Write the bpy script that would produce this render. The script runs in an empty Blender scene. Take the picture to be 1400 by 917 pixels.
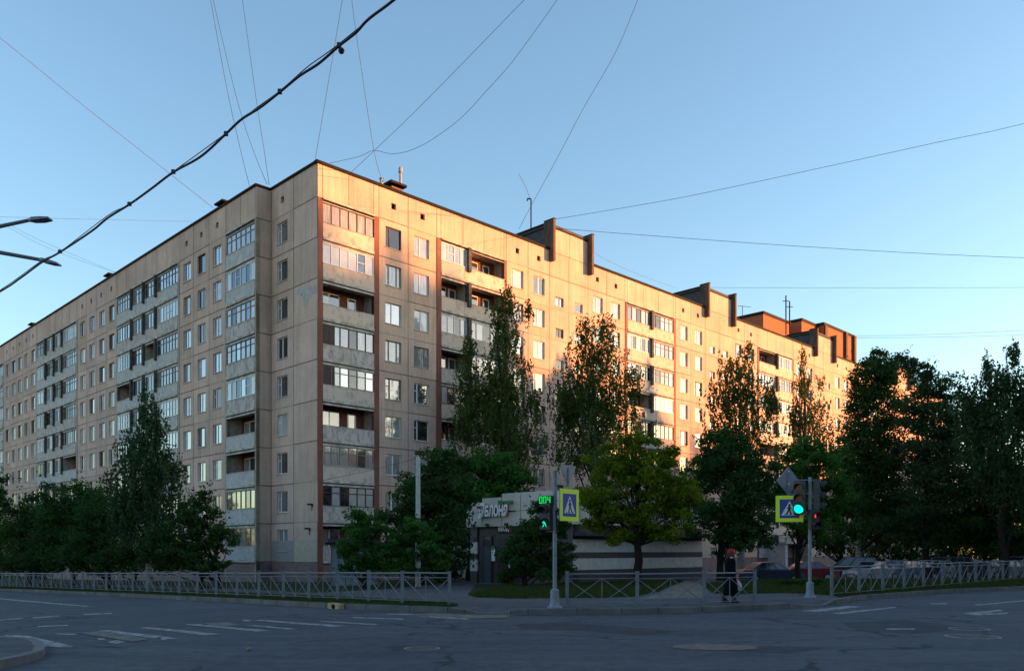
import bpy, bmesh, math, random
import numpy as np
from mathutils import Vector, Matrix, Quaternion
random.seed(7)
S = bpy.context.scene
COL = S.collection
R = math.radians

# ------------------------------------------------------------------ camera, sky, sun, exposure
F, CX, HZ, CZ = 1145.0, 700.0, 752.0, 1.75        # focal length in px of a 1400 px wide picture, centre column, horizon row, eye height
cam_d = bpy.data.cameras.new('camera'); cam = bpy.data.objects.new('camera', cam_d); COL.objects.link(cam)
cam.location = (0, 0, CZ); cam.rotation_euler = (R(90), 0, 0)
cam_d.sensor_width = 36; cam_d.lens = 36 * F / 1400
cam_d.shift_y = (HZ - 458.5) / 1400
cam_d.clip_end = 5000; S.camera = cam
S.render.resolution_x, S.render.resolution_y = 1024, 670

SUN_EL, SUN_AZ = 4.5, 85.2                          # azimuth measured clockwise from +Y
sdir = Vector((math.sin(R(SUN_AZ)) * math.cos(R(SUN_EL)), math.cos(R(SUN_AZ)) * math.cos(R(SUN_EL)), math.sin(R(SUN_EL))))
w = bpy.data.worlds.new('World'); S.world = w; w.use_nodes = True
nt = w.node_tree; bg = nt.nodes['Background']
sky = nt.nodes.new('ShaderNodeTexSky'); sky.sky_type = 'NISHITA'; sky.sun_disc = False
sky.sun_elevation = R(SUN_EL); sky.sun_rotation = R(SUN_AZ); sky.altitude = 30
sky.air_density = 1.0; sky.dust_density = 0.7; sky.ozone_density = 2.0
nt.links.new(sky.outputs[0], bg.inputs[0]); bg.inputs[1].default_value = 0.15
sl = bpy.data.lights.new('sun', 'SUN'); so = bpy.data.objects.new('sun', sl); COL.objects.link(so)
sl.energy = 3.7; sl.angle = R(0.9); sl.color = (1.0, 0.375, 0.115)
so.rotation_euler = sdir.to_track_quat('Z', 'Y').to_euler(); so.location = (0, 0, 60)
S.view_settings.view_transform = 'Standard'; S.view_settings.look = 'None'
S.view_settings.gamma = 1; S.view_settings.exposure = 2.0
S.cycles.max_bounces = 6; S.cycles.transparent_max_bounces = 8

# ------------------------------------------------------------------ frames of reference
def nrm(x, y): l = math.hypot(x, y); return (x / l, y / l)
D1 = nrm(-1140, F)        # along the street side of the left wing, away from the corner
D2 = nrm(1150, F)         # along the right wing, away from the corner
YC = 57.66; C0 = ((434 - CX) / F * YC, YC)       # the corner of the apartment block
YP = 25.3; P0 = ((550.5 - CX) / F * YP, YP)
def gz(x, y):
    s = (x - P0[0]) * D1[0] + (y - P0[1]) * D1[1]
    return -0.02 * min(max(s, 0), 80)
def ground(px, py, h=0.0):
    z = h
    for _ in range(30):
        Y = (CZ - z) * F / (py - HZ); X = (px - CX) / F * Y
        z = 0.5 * z + 0.5 * (h + gz(X, Y))
    return (X, Y)
def at(px, py, Y): return Vector(((px - CX) / F * Y, Y, CZ + (HZ - py) / F * Y))

# ------------------------------------------------------------------ materials
MATS = {}
def mat(name, col, rough=0.8, metal=0.0, var=0.0, scale=4.0, bump=0.0, bscale=60.0, emit=None, estr=1.0, stretch=(1, 1, 1), col2=None, spec=0.5, tint=False, detail=5, lo=.35, hi=.65):
    m = bpy.data.materials.new(name); m.use_nodes = True; t = m.node_tree; b = t.nodes['Principled BSDF']
    b.inputs['Roughness'].default_value = rough; b.inputs['Metallic'].default_value = metal
    b.inputs['Specular IOR Level'].default_value = spec
    b.inputs['Base Color'].default_value = (*col, 1)
    tc = t.nodes.new('ShaderNodeTexCoord')
    src = None
    if var > 0 or col2:
        mp = t.nodes.new('ShaderNodeMapping'); mp.inputs['Scale'].default_value = stretch
        n = t.nodes.new('ShaderNodeTexNoise'); n.inputs['Scale'].default_value = scale; n.inputs['Detail'].default_value = detail; n.inputs['Roughness'].default_value = .65
        t.links.new(tc.outputs['Object'], mp.inputs[0]); t.links.new(mp.outputs[0], n.inputs['Vector'])
        cr = t.nodes.new('ShaderNodeValToRGB')
        c2 = col2 if col2 else tuple(c * (1 - var) for c in col)
        c1 = tuple(min(1, c * (1 + var * .5)) for c in col) if not col2 else col
        cr.color_ramp.elements[0].position = lo; cr.color_ramp.elements[1].position = hi
        cr.color_ramp.elements[0].color = (*c2, 1); cr.color_ramp.elements[1].color = (*c1, 1)
        t.links.new(n.outputs['Fac'], cr.inputs[0]); src = cr.outputs[0]
    if tint:
        a = t.nodes.new('ShaderNodeVertexColor'); a.layer_name = 'tint'
        mx = t.nodes.new('ShaderNodeMix'); mx.data_type = 'RGBA'; mx.blend_type = 'MULTIPLY'; mx.inputs[0].default_value = 1
        if src: t.links.new(src, mx.inputs[6])
        else: mx.inputs[6].default_value = (*col, 1)
        t.links.new(a.outputs[0], mx.inputs[7]); src = mx.outputs[2]
    if src: t.links.new(src, b.inputs['Base Color'])
    if bump > 0:
        n2 = t.nodes.new('ShaderNodeTexNoise'); n2.inputs['Scale'].default_value = bscale; n2.inputs['Detail'].default_value = 4
        t.links.new(tc.outputs['Object'], n2.inputs['Vector'])
        bp = t.nodes.new('ShaderNodeBump'); bp.inputs['Strength'].default_value = bump; bp.inputs['Distance'].default_value = 0.02
        t.links.new(n2.outputs['Fac'], bp.inputs['Height']); t.links.new(bp.outputs[0], b.inputs['Normal'])
    if emit:
        b.inputs['Emission Color'].default_value = (*emit, 1); b.inputs['Emission Strength'].default_value = estr
    MATS[name] = m; return m

# facade plaster: exposed aggregate panels, soft vertical weather streaks and per-panel tone
def wall_mat(name, col, streak=.25):
    m = mat(name, col, rough=.9, var=.14, scale=.35, tint=True, bump=.5, bscale=25, spec=.2)
    t = m.node_tree; b = t.nodes['Principled BSDF']; src = b.inputs['Base Color'].links[0].from_socket
    tc = t.nodes.new('ShaderNodeTexCoord'); mp = t.nodes.new('ShaderNodeMapping'); mp.inputs['Scale'].default_value = (2.6, 2.6, .16)
    n = t.nodes.new('ShaderNodeTexNoise'); n.inputs['Scale'].default_value = 1.0; n.inputs['Detail'].default_value = 8; n.inputs['Roughness'].default_value = .7
    t.links.new(tc.outputs['Object'], mp.inputs[0]); t.links.new(mp.outputs[0], n.inputs['Vector'])
    cr = t.nodes.new('ShaderNodeValToRGB'); cr.color_ramp.elements[0].position = .38; cr.color_ramp.elements[1].position = .56
    cr.color_ramp.elements[0].color = (1 - streak, 1 - streak, 1 - streak * .95, 1); cr.color_ramp.elements[1].color = (1, 1, 1, 1)
    t.links.new(n.outputs['Fac'], cr.inputs[0])
    n3 = t.nodes.new('ShaderNodeTexNoise'); n3.inputs['Scale'].default_value = 9; n3.inputs['Detail'].default_value = 6; n3.inputs['Roughness'].default_value = .8
    t.links.new(tc.outputs['Object'], n3.inputs['Vector'])
    c3 = t.nodes.new('ShaderNodeValToRGB'); c3.color_ramp.elements[0].position = .3; c3.color_ramp.elements[1].position = .7
    c3.color_ramp.elements[0].color = (.8, .8, .8, 1); c3.color_ramp.elements[1].color = (1.08, 1.08, 1.08, 1)
    t.links.new(n3.outputs['Fac'], c3.inputs[0])
    mm = t.nodes.new('ShaderNodeMix'); mm.data_type = 'RGBA'; mm.blend_type = 'MULTIPLY'; mm.inputs[0].default_value = 1
    t.links.new(cr.outputs[0], mm.inputs[6]); t.links.new(c3.outputs[0], mm.inputs[7])
    m2 = t.nodes.new('ShaderNodeMix'); m2.data_type = 'RGBA'; m2.blend_type = 'MULTIPLY'; m2.inputs[0].default_value = 1
    t.links.new(src, m2.inputs[6]); t.links.new(mm.outputs[2], m2.inputs[7]); t.links.new(m2.outputs[2], b.inputs['Base Color'])
    return m
PLASTER = wall_mat('facade_plaster', (.66, .475, .385), .17)
JOINT = mat('panel_joint', (.09, .062, .047), scale=2.2, col2=(.22, .16, .12))
JOINT_L = mat('panel_joint_light', (.36, .29, .22), var=.3, scale=1.5)
REDP = mat('red_brown_pilaster', (.20, .072, .05), var=.3, scale=1.5, stretch=(1, 1, .3), bump=.3)
PLINTH = mat('plinth_render', (.21, .145, .135), var=.25, scale=1.2, bump=.4, bscale=12)
DARKMETAL = mat('roof_flashing', (.016, .013, .013), rough=.8, var=.3, spec=.15)
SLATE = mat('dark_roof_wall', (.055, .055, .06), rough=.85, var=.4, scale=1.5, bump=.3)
FINM = mat('fin_concrete', (.11, .062, .042), rough=.9, var=.5, scale=2, stretch=(1, 1, .3))
HOLE = mat('dark_opening', (.012, .01, .01), spec=.05)
CONC = mat('balcony_concrete', (.58, .49, .41), rough=.9, col2=(.34, .28, .23), scale=2.2, bump=.4, bscale=18, stretch=(1.2, 1.2, .7), detail=9, lo=.3, hi=.5)
CONC2 = mat('balcony_painted', (.52, .51, .49), rough=.8, col2=(.36, .35, .34), scale=2.5, detail=8)
CONC3 = mat('balcony_weathered', (.54, .48, .43), rough=.9, col2=(.28, .25, .23), scale=2.6, detail=9, lo=.36, hi=.56, stretch=(1.2, 1.2, .6))
SLAB = mat('balcony_slab', (.50, .46, .40), rough=.9, var=.45, scale=2)
PVC = mat('white_pvc', (.72, .72, .72), rough=.35, var=.06, scale=3)
WOODD = mat('dark_wood_frame', (.055, .03, .022), rough=.6, var=.4)
WOODG = mat('grey_wood_frame', (.28, .26, .23), rough=.8, var=.5, scale=6)
DIV_SHADOW = mat('divider_and_slab_shadow', (.085, .07, .06), rough=.9, var=.6, scale=3)
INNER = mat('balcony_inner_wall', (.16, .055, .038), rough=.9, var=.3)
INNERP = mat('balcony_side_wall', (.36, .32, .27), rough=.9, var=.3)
SILL = mat('window_sill', (.5, .5, .5), rough=.5, var=.3)

def glass_mat(name, base, refl, rough=.06, var=.25, fold=False):
    m = bpy.data.materials.new(name); m.use_nodes = True; t = m.node_tree; t.nodes.remove(t.nodes['Principled BSDF'])
    out = t.nodes['Material Output']
    d = t.nodes.new('ShaderNodeBsdfDiffuse'); g = t.nodes.new('ShaderNodeBsdfGlossy'); mx = t.nodes.new('ShaderNodeMixShader')
    g.inputs['Roughness'].default_value = rough; g.inputs['Color'].default_value = (.62, .66, .72, 1)
    tc = t.nodes.new('ShaderNodeTexCoord'); mp = t.nodes.new('ShaderNodeMapping'); mp.inputs['Scale'].default_value = (7, 7, .5) if fold else (1.2, 1.2, 1.2)
    oi = t.nodes.new('ShaderNodeObjectInfo')
    va = t.nodes.new('ShaderNodeVectorMath'); va.operation = 'ADD'
    t.links.new(tc.outputs['Object'], va.inputs[0]); t.links.new(oi.outputs['Location'], va.inputs[1])
    n = t.nodes.new('ShaderNodeTexNoise'); n.inputs['Scale'].default_value = 1.6; n.inputs['Detail'].default_value = 3
    t.links.new(va.outputs[0], mp.inputs[0]); t.links.new(mp.outputs[0], n.inputs['Vector'])
    cr = t.nodes.new('ShaderNodeValToRGB'); cr.color_ramp.elements[0].position = .4; cr.color_ramp.elements[1].position = .6
    cr.color_ramp.elements[0].color = (*[c * (1 - var) for c in base], 1); cr.color_ramp.elements[1].color = (*base, 1)
    t.links.new(n.outputs['Fac'], cr.inputs[0]); t.links.new(cr.outputs[0], d.inputs[0])
    fr = t.nodes.new('ShaderNodeFresnel'); fr.inputs[0].default_value = 1.6
    ad = t.nodes.new('ShaderNodeMath'); ad.operation = 'ADD'; ad.use_clamp = True; ad.inputs[1].default_value = refl
    t.links.new(fr.outputs[0], ad.inputs[0]); t.links.new(ad.outputs[0], mx.inputs[0])
    # panes are never quite flat
    n2 = t.nodes.new('ShaderNodeTexNoise'); n2.inputs['Scale'].default_value = 1.3; n2.inputs['Detail'].default_value = 1
    t.links.new(va.outputs[0], n2.inputs['Vector'])
    bp = t.nodes.new('ShaderNodeBump'); bp.inputs['Strength'].default_value = .25; bp.inputs['Distance'].default_value = .02
    t.links.new(n2.outputs['Fac'], bp.inputs['Height']); t.links.new(bp.outputs[0], g.inputs['Normal'])
    t.links.new(d.outputs[0], mx.inputs[1]); t.links.new(g.outputs[0], mx.inputs[2]); t.links.new(mx.outputs[0], out.inputs[0])
    MATS[name] = m; return m
G_DARK = glass_mat('glass_dark', (.02, .02, .022), .10)
G_MID = glass_mat('glass_dim_room', (.06, .055, .05), .20, var=.6)
G_CURT = glass_mat('glass_over_curtain', (.36, .35, .335), .22, var=.45, fold=True)
G_SKY = glass_mat('glass_reflective', (.14, .15, .16), .45)
G_PALE = glass_mat('glass_pale_blind', (.5, .49, .475), .16, var=.12)
PANES = [G_DARK, G_MID, G_MID, G_CURT, G_CURT, G_SKY, G_SKY, G_PALE]
PINK_CURT = glass_mat('glass_dusty_curtain', (.40, .33, .28), .08, rough=.3, var=.5, fold=True)

# ------------------------------------------------------------------ mesh helpers
def tag(o, label=None, cat=None, group=None, kind=None):
    if label: o['label'] = label
    if cat: o['category'] = cat
    if group: o['group'] = group
    if kind: o['kind'] = kind
    return o
def wl(o):
    v = Vector((0, 0, 0))
    while o is not None: v = v + o.location; o = o.parent
    return v
def empty(name, loc, label=None, cat=None, group=None):
    o = bpy.data.objects.new(name, None); o.location = loc; o.empty_display_size = .3; COL.objects.link(o)
    return tag(o, label, cat, group)
class MB:
    def __init__(s): s.v = []; s.f = []; s.m = []; s.mats = []; s.tint = []; s.use_tint = False
    def mi(s, m):
        if m not in s.mats: s.mats.append(m)
        return s.mats.index(m)
    def face(s, pts, m, tint=1.0):
        i = len(s.v); s.v += [tuple(p) for p in pts]; s.f.append(tuple(range(i, i + len(pts)))); s.m.append(s.mi(m)); s.tint.append(tint)
    def hexa(s, c, m):   # 8 corners: bottom 4 ccw, top 4
        i = len(s.v); s.v += [tuple(p) for p in c]; k = s.mi(m)
        for q in ((3, 2, 1, 0), (4, 5, 6, 7), (0, 1, 5, 4), (1, 2, 6, 5), (2, 3, 7, 6), (3, 0, 4, 7)):
            s.f.append(tuple(i + j for j in q)); s.m.append(k); s.tint.append(1)
    def box(s, a, b, m):
        x0, y0, z0 = a; x1, y1, z1 = b
        s.hexa([(x0, y0, z0), (x1, y0, z0), (x1, y1, z0), (x0, y1, z0), (x0, y0, z1), (x1, y0, z1), (x1, y1, z1), (x0, y1, z1)], m)
    def bar(s, a, b, r, m, r2=None, n=8, cap=True):
        a = Vector(a); b = Vector(b); d = b - a
        if d.length < 1e-6: return
        q = d.to_track_quat('Z', 'Y'); r2 = r if r2 is None else r2; i = len(s.v); k = s.mi(m)
        for P, rr in ((a, r), (b, r2)):
            for j in range(n):
                t = 2 * math.pi * j / n; s.v.append(tuple(P + q @ Vector((math.cos(t) * rr, math.sin(t) * rr, 0))))
        for j in range(n): s.f.append((i + j, i + (j + 1) % n, i + n + (j + 1) % n, i + n + j)); s.m.append(k); s.tint.append(1)
        if cap:
            s.f.append(tuple(i + j for j in range(n))[::-1]); s.m.append(k); s.tint.append(1)
            s.f.append(tuple(i + n + j for j in range(n))); s.m.append(k); s.tint.append(1)
    def lathe(s, o, prof, m, n=20):      # prof: (r, z)
        i = len(s.v); k = s.mi(m); o = Vector(o)
        for r_, z_ in prof:
            for j in range(n):
                t = 2 * math.pi * j / n; s.v.append((o.x + math.cos(t) * r_, o.y + math.sin(t) * r_, o.z + z_))
        for a in range(len(prof) - 1):
            for j in range(n):
                s.f.append((i + a * n + j, i + a * n + (j + 1) % n, i + (a + 1) * n + (j + 1) % n, i + (a + 1) * n + j)); s.m.append(k); s.tint.append(1)
        s.f.append(tuple(i + (len(prof) - 1) * n + j for j in range(n))); s.m.append(k); s.tint.append(1)
    def data(s, name, off=(0, 0, 0), smooth=False):
        me = bpy.data.meshes.new(name)
        off = Vector(off)
        me.from_pydata([tuple(Vector(p) - off) for p in s.v], [], s.f)
        for m in s.mats: me.materials.append(m)
        me.polygons.foreach_set('material_index', s.m)
        if s.use_tint:
            ca = me.color_attributes.new('tint', 'FLOAT_COLOR', 'CORNER')
            arr = []
            for fi, f in enumerate(s.f):
                t = s.tint[fi]; t = t if isinstance(t, tuple) else (t, t, t)
                arr += [t[0], t[1], t[2], 1.0] * len(f)
            ca.data.foreach_set('color', arr)
        if smooth: me.polygons.foreach_set('use_smooth', [True] * len(s.f))
        me.update(); return me
    def build(s, name, parent=None, smooth=False, bevel=0):
        """vertices are in world space; the object sits at its parent's origin"""
        off = wl(parent) if parent else Vector((0, 0, 0))
        o = bpy.data.objects.new(name, s.data(name, off, smooth)); COL.objects.link(o)
        if parent: o.parent = parent
        if bevel:
            b = o.modifiers.new('bevel', 'BEVEL'); b.width = bevel; b.segments = 2; b.limit_method = 'ANGLE'; b.angle_limit = R(40)
        return o
    def build_at(s, name, loc):
        o = bpy.data.objects.new(name, s.data(name, loc)); o.location = loc; COL.objects.link(o); return o
def copy_tree(o, parent=None):
    c = o.copy(); COL.objects.link(c); c.parent = parent
    for ch in o.children: copy_tree(ch, c)
    return c
class Rot:
    """a local upright frame: x to the right as seen from in front, y outward towards the viewer side, z up"""
    def __init__(s, o, X):
        s.o = Vector((o[0], o[1], o[2] if len(o) > 2 else 0)); s.X = Vector((X[0], X[1], 0)).normalized(); s.N = Vector((s.X.y, -s.X.x, 0)); s.ang = math.atan2(s.X.y, s.X.x)
    def P(s, u, n, z): return s.o + s.X * u + s.N * n + Vector((0, 0, z))
    def box(s, mb, u0, u1, n0, n1, z0, z1, m):
        mb.hexa([s.P(u0, n1, z0), s.P(u1, n1, z0), s.P(u1, n0, z0), s.P(u0, n0, z0), s.P(u0, n1, z1), s.P(u1, n1, z1), s.P(u1, n0, z1), s.P(u0, n0, z1)], m)
    def quad(s, mb, u0, u1, z0, z1, n, m, tint=1.0): mb.face([s.P(u0, n, z0), s.P(u1, n, z0), s.P(u1, n, z1), s.P(u0, n, z1)], m, tint)
    def u(s, px):
        k = (px - CX) / F      # (ox + u Xx) = k (oy + u Xy)
        return (k * s.o.y - s.o.x) / (s.X.x - k * s.X.y)

# ------------------------------------------------------------------ ground, road, pavement
def sheet(name, pts, h, m, kind='structure', zf=None):
    bm = bmesh.new()
    vs = [bm.verts.new((p[0], p[1], 0)) for p in pts]
    from mathutils.geometry import tessellate_polygon
    for t_ in tessellate_polygon([[Vector((p[0], p[1], 0)) for p in pts]]):
        if len(set(t_)) == 3:
            try: bm.faces.new([vs[i] for i in t_])
            except ValueError: pass
    for s in (0.0, 80.0):
        co = (P0[0] + D1[0] * s, P0[1] + D1[1] * s, 0)
        bmesh.ops.bisect_plane(bm, geom=bm.verts[:] + bm.edges[:] + bm.faces[:], plane_co=co, plane_no=(D1[0], D1[1], 0))
    for v in bm.verts: v.co.z = gz(v.co.x, v.co.y) + h
    bmesh.ops.recalc_face_normals(bm, faces=bm.faces[:])
    for f in bm.faces:
        if f.normal.z < 0: f.normal_flip()
    me = bpy.data.meshes.new(name); bm.to_mesh(me); bm.free(); me.materials.append(m)
    o = bpy.data.objects.new(name, me); COL.objects.link(o)
    if kind: o['kind'] = kind
    return o

def asphalt_mat(name, a, b_, crack=True):
    m = bpy.data.materials.new(name); m.use_nodes = True; t = m.node_tree; b = t.nodes['Principled BSDF']
    tc = t.nodes.new('ShaderNodeTexCoord')
    def noise(sc, det, rg=.6, stretch=None):
        n = t.nodes.new('ShaderNodeTexNoise'); n.inputs['Scale'].default_value = sc; n.inputs['Detail'].default_value = det; n.inputs['Roughness'].default_value = rg
        if stretch:
            mp = t.nodes.new('ShaderNodeMapping'); mp.inputs['Scale'].default_value = stretch; mp.inputs['Rotation'].default_value = (0, 0, R(-45))
            t.links.new(tc.outputs['Object'], mp.inputs[0]); t.links.new(mp.outputs[0], n.inputs['Vector'])
        else: t.links.new(tc.outputs['Object'], n.inputs['Vector'])
        return n.outputs['Fac']
    def ramp(x, p0, p1, c0, c1):
        r = t.nodes.new('ShaderNodeValToRGB'); r.color_ramp.elements[0].position = p0; r.color_ramp.elements[1].position = p1
        r.color_ramp.elements[0].color = (*c0, 1); r.color_ramp.elements[1].color = (*c1, 1); t.links.new(x, r.inputs[0]); return r.outputs[0]
    def mul(x, y):
        k = t.nodes.new('ShaderNodeMix'); k.data_type = 'RGBA'; k.blend_type = 'MULTIPLY'; k.inputs[0].default_value = 1
        t.links.new(x, k.inputs[6]); t.links.new(y, k.inputs[7]); return k.outputs[2]
    c = ramp(noise(.22, 5), .3, .7, a, b_)
    c = mul(c, ramp(noise(3.5, 8, .75), .38, .62, (.74, .74, .74), (1.10, 1.10, 1.10)))
    c = mul(c, ramp(noise(90, 2), .3, .7, (.62, .62, .62), (1.35, 1.35, 1.35)))
    c = mul(c, ramp(noise(1.0, 7, .72, (.25, 1.2, 1)), .36, .6, (.72, .73, .75), (1.10, 1.09, 1.08)))
    if crack:
        vo = t.nodes.new('ShaderNodeTexVoronoi'); vo.feature = 'DISTANCE_TO_EDGE'; vo.inputs['Scale'].default_value = .16
        dn = t.nodes.new('ShaderNodeTexNoise'); dn.inputs['Scale'].default_value = 1.2; dn.inputs['Detail'].default_value = 4
        t.links.new(tc.outputs['Object'], dn.inputs['Vector'])
        va = t.nodes.new('ShaderNodeVectorMath'); va.operation = 'MULTIPLY_ADD'; va.inputs[1].default_value = (1.4, 1.4, 0)
        t.links.new(dn.outputs['Color'], va.inputs[0]); t.links.new(tc.outputs['Object'], va.inputs[2]); t.links.new(va.outputs[0], vo.inputs['Vector'])
        line = ramp(vo.outputs['Distance'], .003, .010, (.28, .28, .28), (1, 1, 1))
        gate = ramp(noise(.35, 2), .46, .52, (1, 1, 1), (0, 0, 0))
        mxx = t.nodes.new('ShaderNodeMix'); mxx.data_type = 'RGBA'; mxx.blend_type = 'SCREEN'; mxx.inputs[0].default_value = 1
        t.links.new(line, mxx.inputs[6]); t.links.new(gate, mxx.inputs[7]); c = mul(c, mxx.outputs[2])
    t.links.new(c, b.inputs['Base Color']); b.inputs['Roughness'].default_value = .85; b.inputs['Specular IOR Level'].default_value = .3
    n2 = t.nodes.new('ShaderNodeTexNoise'); n2.inputs['Scale'].default_value = 110; n2.inputs['Detail'].default_value = 3
    t.links.new(tc.outputs['Object'], n2.inputs['Vector'])
    bp = t.nodes.new('ShaderNodeBump'); bp.inputs['Strength'].default_value = .6; bp.inputs['Distance'].default_value = .01
    t.links.new(n2.outputs['Fac'], bp.inputs['Height']); t.links.new(bp.outputs[0], b.inputs['Normal'])
    return m
ASPH = asphalt_mat('road_asphalt', (.058, .066, .078), (.084, .092, .104))
PAVE = asphalt_mat('pavement_asphalt', (.075, .075, .08), (.10, .10, .103), crack=True)
SOIL = mat('lot_ground', (.07, .068, .06), rough=.95, var=.4, scale=.5, bump=.4, bscale=8)
GRASSM = mat('turf', (.034, .050, .018), rough=.95, col2=(.022, .028, .012), scale=1.4, bump=.4, bscale=30, spec=.1)
DIRT = mat('trodden_dirt', (.15, .12, .095), rough=.95, var=.3, scale=1, bump=.4, bscale=20)
KERB = mat('kerb_stone', (.17, .162, .16), rough=.9, col2=(.085, .082, .08), scale=1.0, bump=.4, bscale=30, detail=8)
GUTTER = mat('gutter_dirt', (.060, .064, .070), rough=.95, col2=(.040, .038, .034), scale=2.2, detail=9, lo=.42, hi=.55, bump=.5, bscale=50)
def paint_mat(name, c):
    m = mat(name, c, rough=.7, col2=(.065, .068, .075), scale=5.5, detail=9, lo=.40, hi=.56, bump=.4, bscale=80); return m
WPAINT = paint_mat('white_road_paint', (.31, .31, .30)); YPAINT = mat('worn_yellow_paint', (.16, .135, .095), rough=.8, col2=(.072, .072, .075), scale=3, detail=9, lo=.38, hi=.6)

K = [(-60, 801.3, .16), (0, 803.5, .16), (150, 810, .16), (323, 817.6, .16), (420, 822.6, .16), (500, 826, .16), (560, 828, .16), (612, 829.8, .16), (635, 833, .10), (655, 837, .03),
     (678, 838, .03), (698, 834.5, .12), (722, 832, .16), (789, 831, .16), (850, 831, .16), (900, 830.6, .16), (960, 829, .16), (1030, 826.5, .16), (1079, 824.2, .16), (1096, 828, .03),
     (1127, 827, .03), (1142, 819.6, .16), (1171, 814, .16), (1225, 810, .16), (1284, 806, .16), (1400, 801, .16)]
KP = [(*ground(a, b, h), h) for a, b, h in K]
a, b = KP[0], KP[1]; dx, dy = nrm(a[0] - b[0], a[1] - b[1]); KP.insert(0, (a[0] + dx * 90, a[1] + dy * 90, .16))
a, b = KP[-1], KP[-3]; dx, dy = nrm(a[0] - b[0], a[1] - b[1]); KP.append((a[0] + dx * 25, a[1] + dy * 25, .16)); KP.append((a[0] + dx * 160, a[1] + dy * 160, .16))
def offset(pts, d):
    out = []
    for i, p in enumerate(pts):
        q0 = pts[max(i - 1, 0)]; q1 = pts[min(i + 1, len(pts) - 1)]
        t = nrm(q1[0] - q0[0], q1[1] - q0[1]); out.append((p[0] - t[1] * d, p[1] + t[0] * d))
    return out
KIN = offset(KP, .15); KIN2 = offset(KP, 1.1)
for _ in range(40):
    for i in range(len(KP) - 1):
        if (KIN2[i + 1][0] - KIN2[i][0]) * (KP[i + 1][0] - KP[i][0]) + (KIN2[i + 1][1] - KIN2[i][1]) * (KP[i + 1][1] - KP[i][1]) < .02:
            m_ = ((KIN2[i][0] + KIN2[i + 1][0]) / 2, (KIN2[i][1] + KIN2[i + 1][1]) / 2); t_ = nrm(KP[i + 1][0] - KP[i][0], KP[i + 1][1] - KP[i][1])
            KIN2[i] = (m_[0] - t_[0] * .03, m_[1] - t_[1] * .03); KIN2[i + 1] = (m_[0] + t_[0] * .03, m_[1] + t_[1] * .03)
def zr(x, y, h): return gz(x, y) + h

sheet('ground', [(-900, -500), (900, -500), (900, 1500), (-900, 1500)], -1.2, SOIL)
road_pts = [(p[0], p[1]) for p in offset(KP, .08)]
sheet('road', [(-160, road_pts[0][1] - 0)] + road_pts + [(road_pts[-1][0], -70), (-160, -70)], 0, ASPH)
# pavement platform behind the kerb: a sloping strip, then the level sheet
mb = MB()
for i in range(len(KP) - 1):
    h0, h1 = KP[i][2], KP[i + 1][2]
    n = 6 if i in (0,) else 1
    for j in range(n):
        f0, f1 = j / n, (j + 1) / n
        L = lambda A, B, f: (A[0] + (B[0] - A[0]) * f, A[1] + (B[1] - A[1]) * f)
        a0, a1, b0, b1 = L(KIN[i], KIN[i + 1], f0), L(KIN[i], KIN[i + 1], f1), L(KIN2[i], KIN2[i + 1], f0), L(KIN2[i], KIN2[i + 1], f1)
        hh0 = h0 + (h1 - h0) * f0; hh1 = h0 + (h1 - h0) * f1
        mb.face([(*a0, zr(*a0, hh0 - .004)), (*a1, zr(*a1, hh1 - .004)), (*b1, zr(*b1, .156)), (*b0, zr(*b0, .156))], PAVE)
tag(mb.build('pavement_edge'), kind='structure')
mb = MB()
for i in range(len(KP) - 1):
    n = 8 if i in (0,) else 1
    for j in range(n):
        f0, f1 = j / n, (j + 1) / n
        L = lambda A, B, f: (A[0] + (B[0] - A[0]) * f, A[1] + (B[1] - A[1]) * f)
        a0, a1, b0, b1 = L(KP[i], KP[i + 1], f0), L(KP[i], KP[i + 1], f1), L(KIN[i], KIN[i + 1], f0), L(KIN[i], KIN[i + 1], f1)
        h0 = KP[i][2] + (KP[i + 1][2] - KP[i][2]) * f0; h1 = KP[i][2] + (KP[i + 1][2] - KP[i][2]) * f1
        bot = -.1
        mb.hexa([(*a0, zr(*a0, bot)), (*a1, zr(*a1, bot)), (*b1, zr(*b1, bot)), (*b0, zr(*b0, bot)),
                 (*a0, zr(*a0, h0 - .0)), (*a1, zr(*a1, h1 - .0)), (*b1, zr(*b1, h1)), (*b0, zr(*b0, h0))], KERB)
kb = mb.build('kerb'); kb['kind'] = 'structure'
JD = mat('kerb_joint_dirt', (.035, .032, .03), spec=.1); mb = MB(); gut = MB(); KOUT = offset(KP, -.30); rk = random.Random(3)
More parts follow.
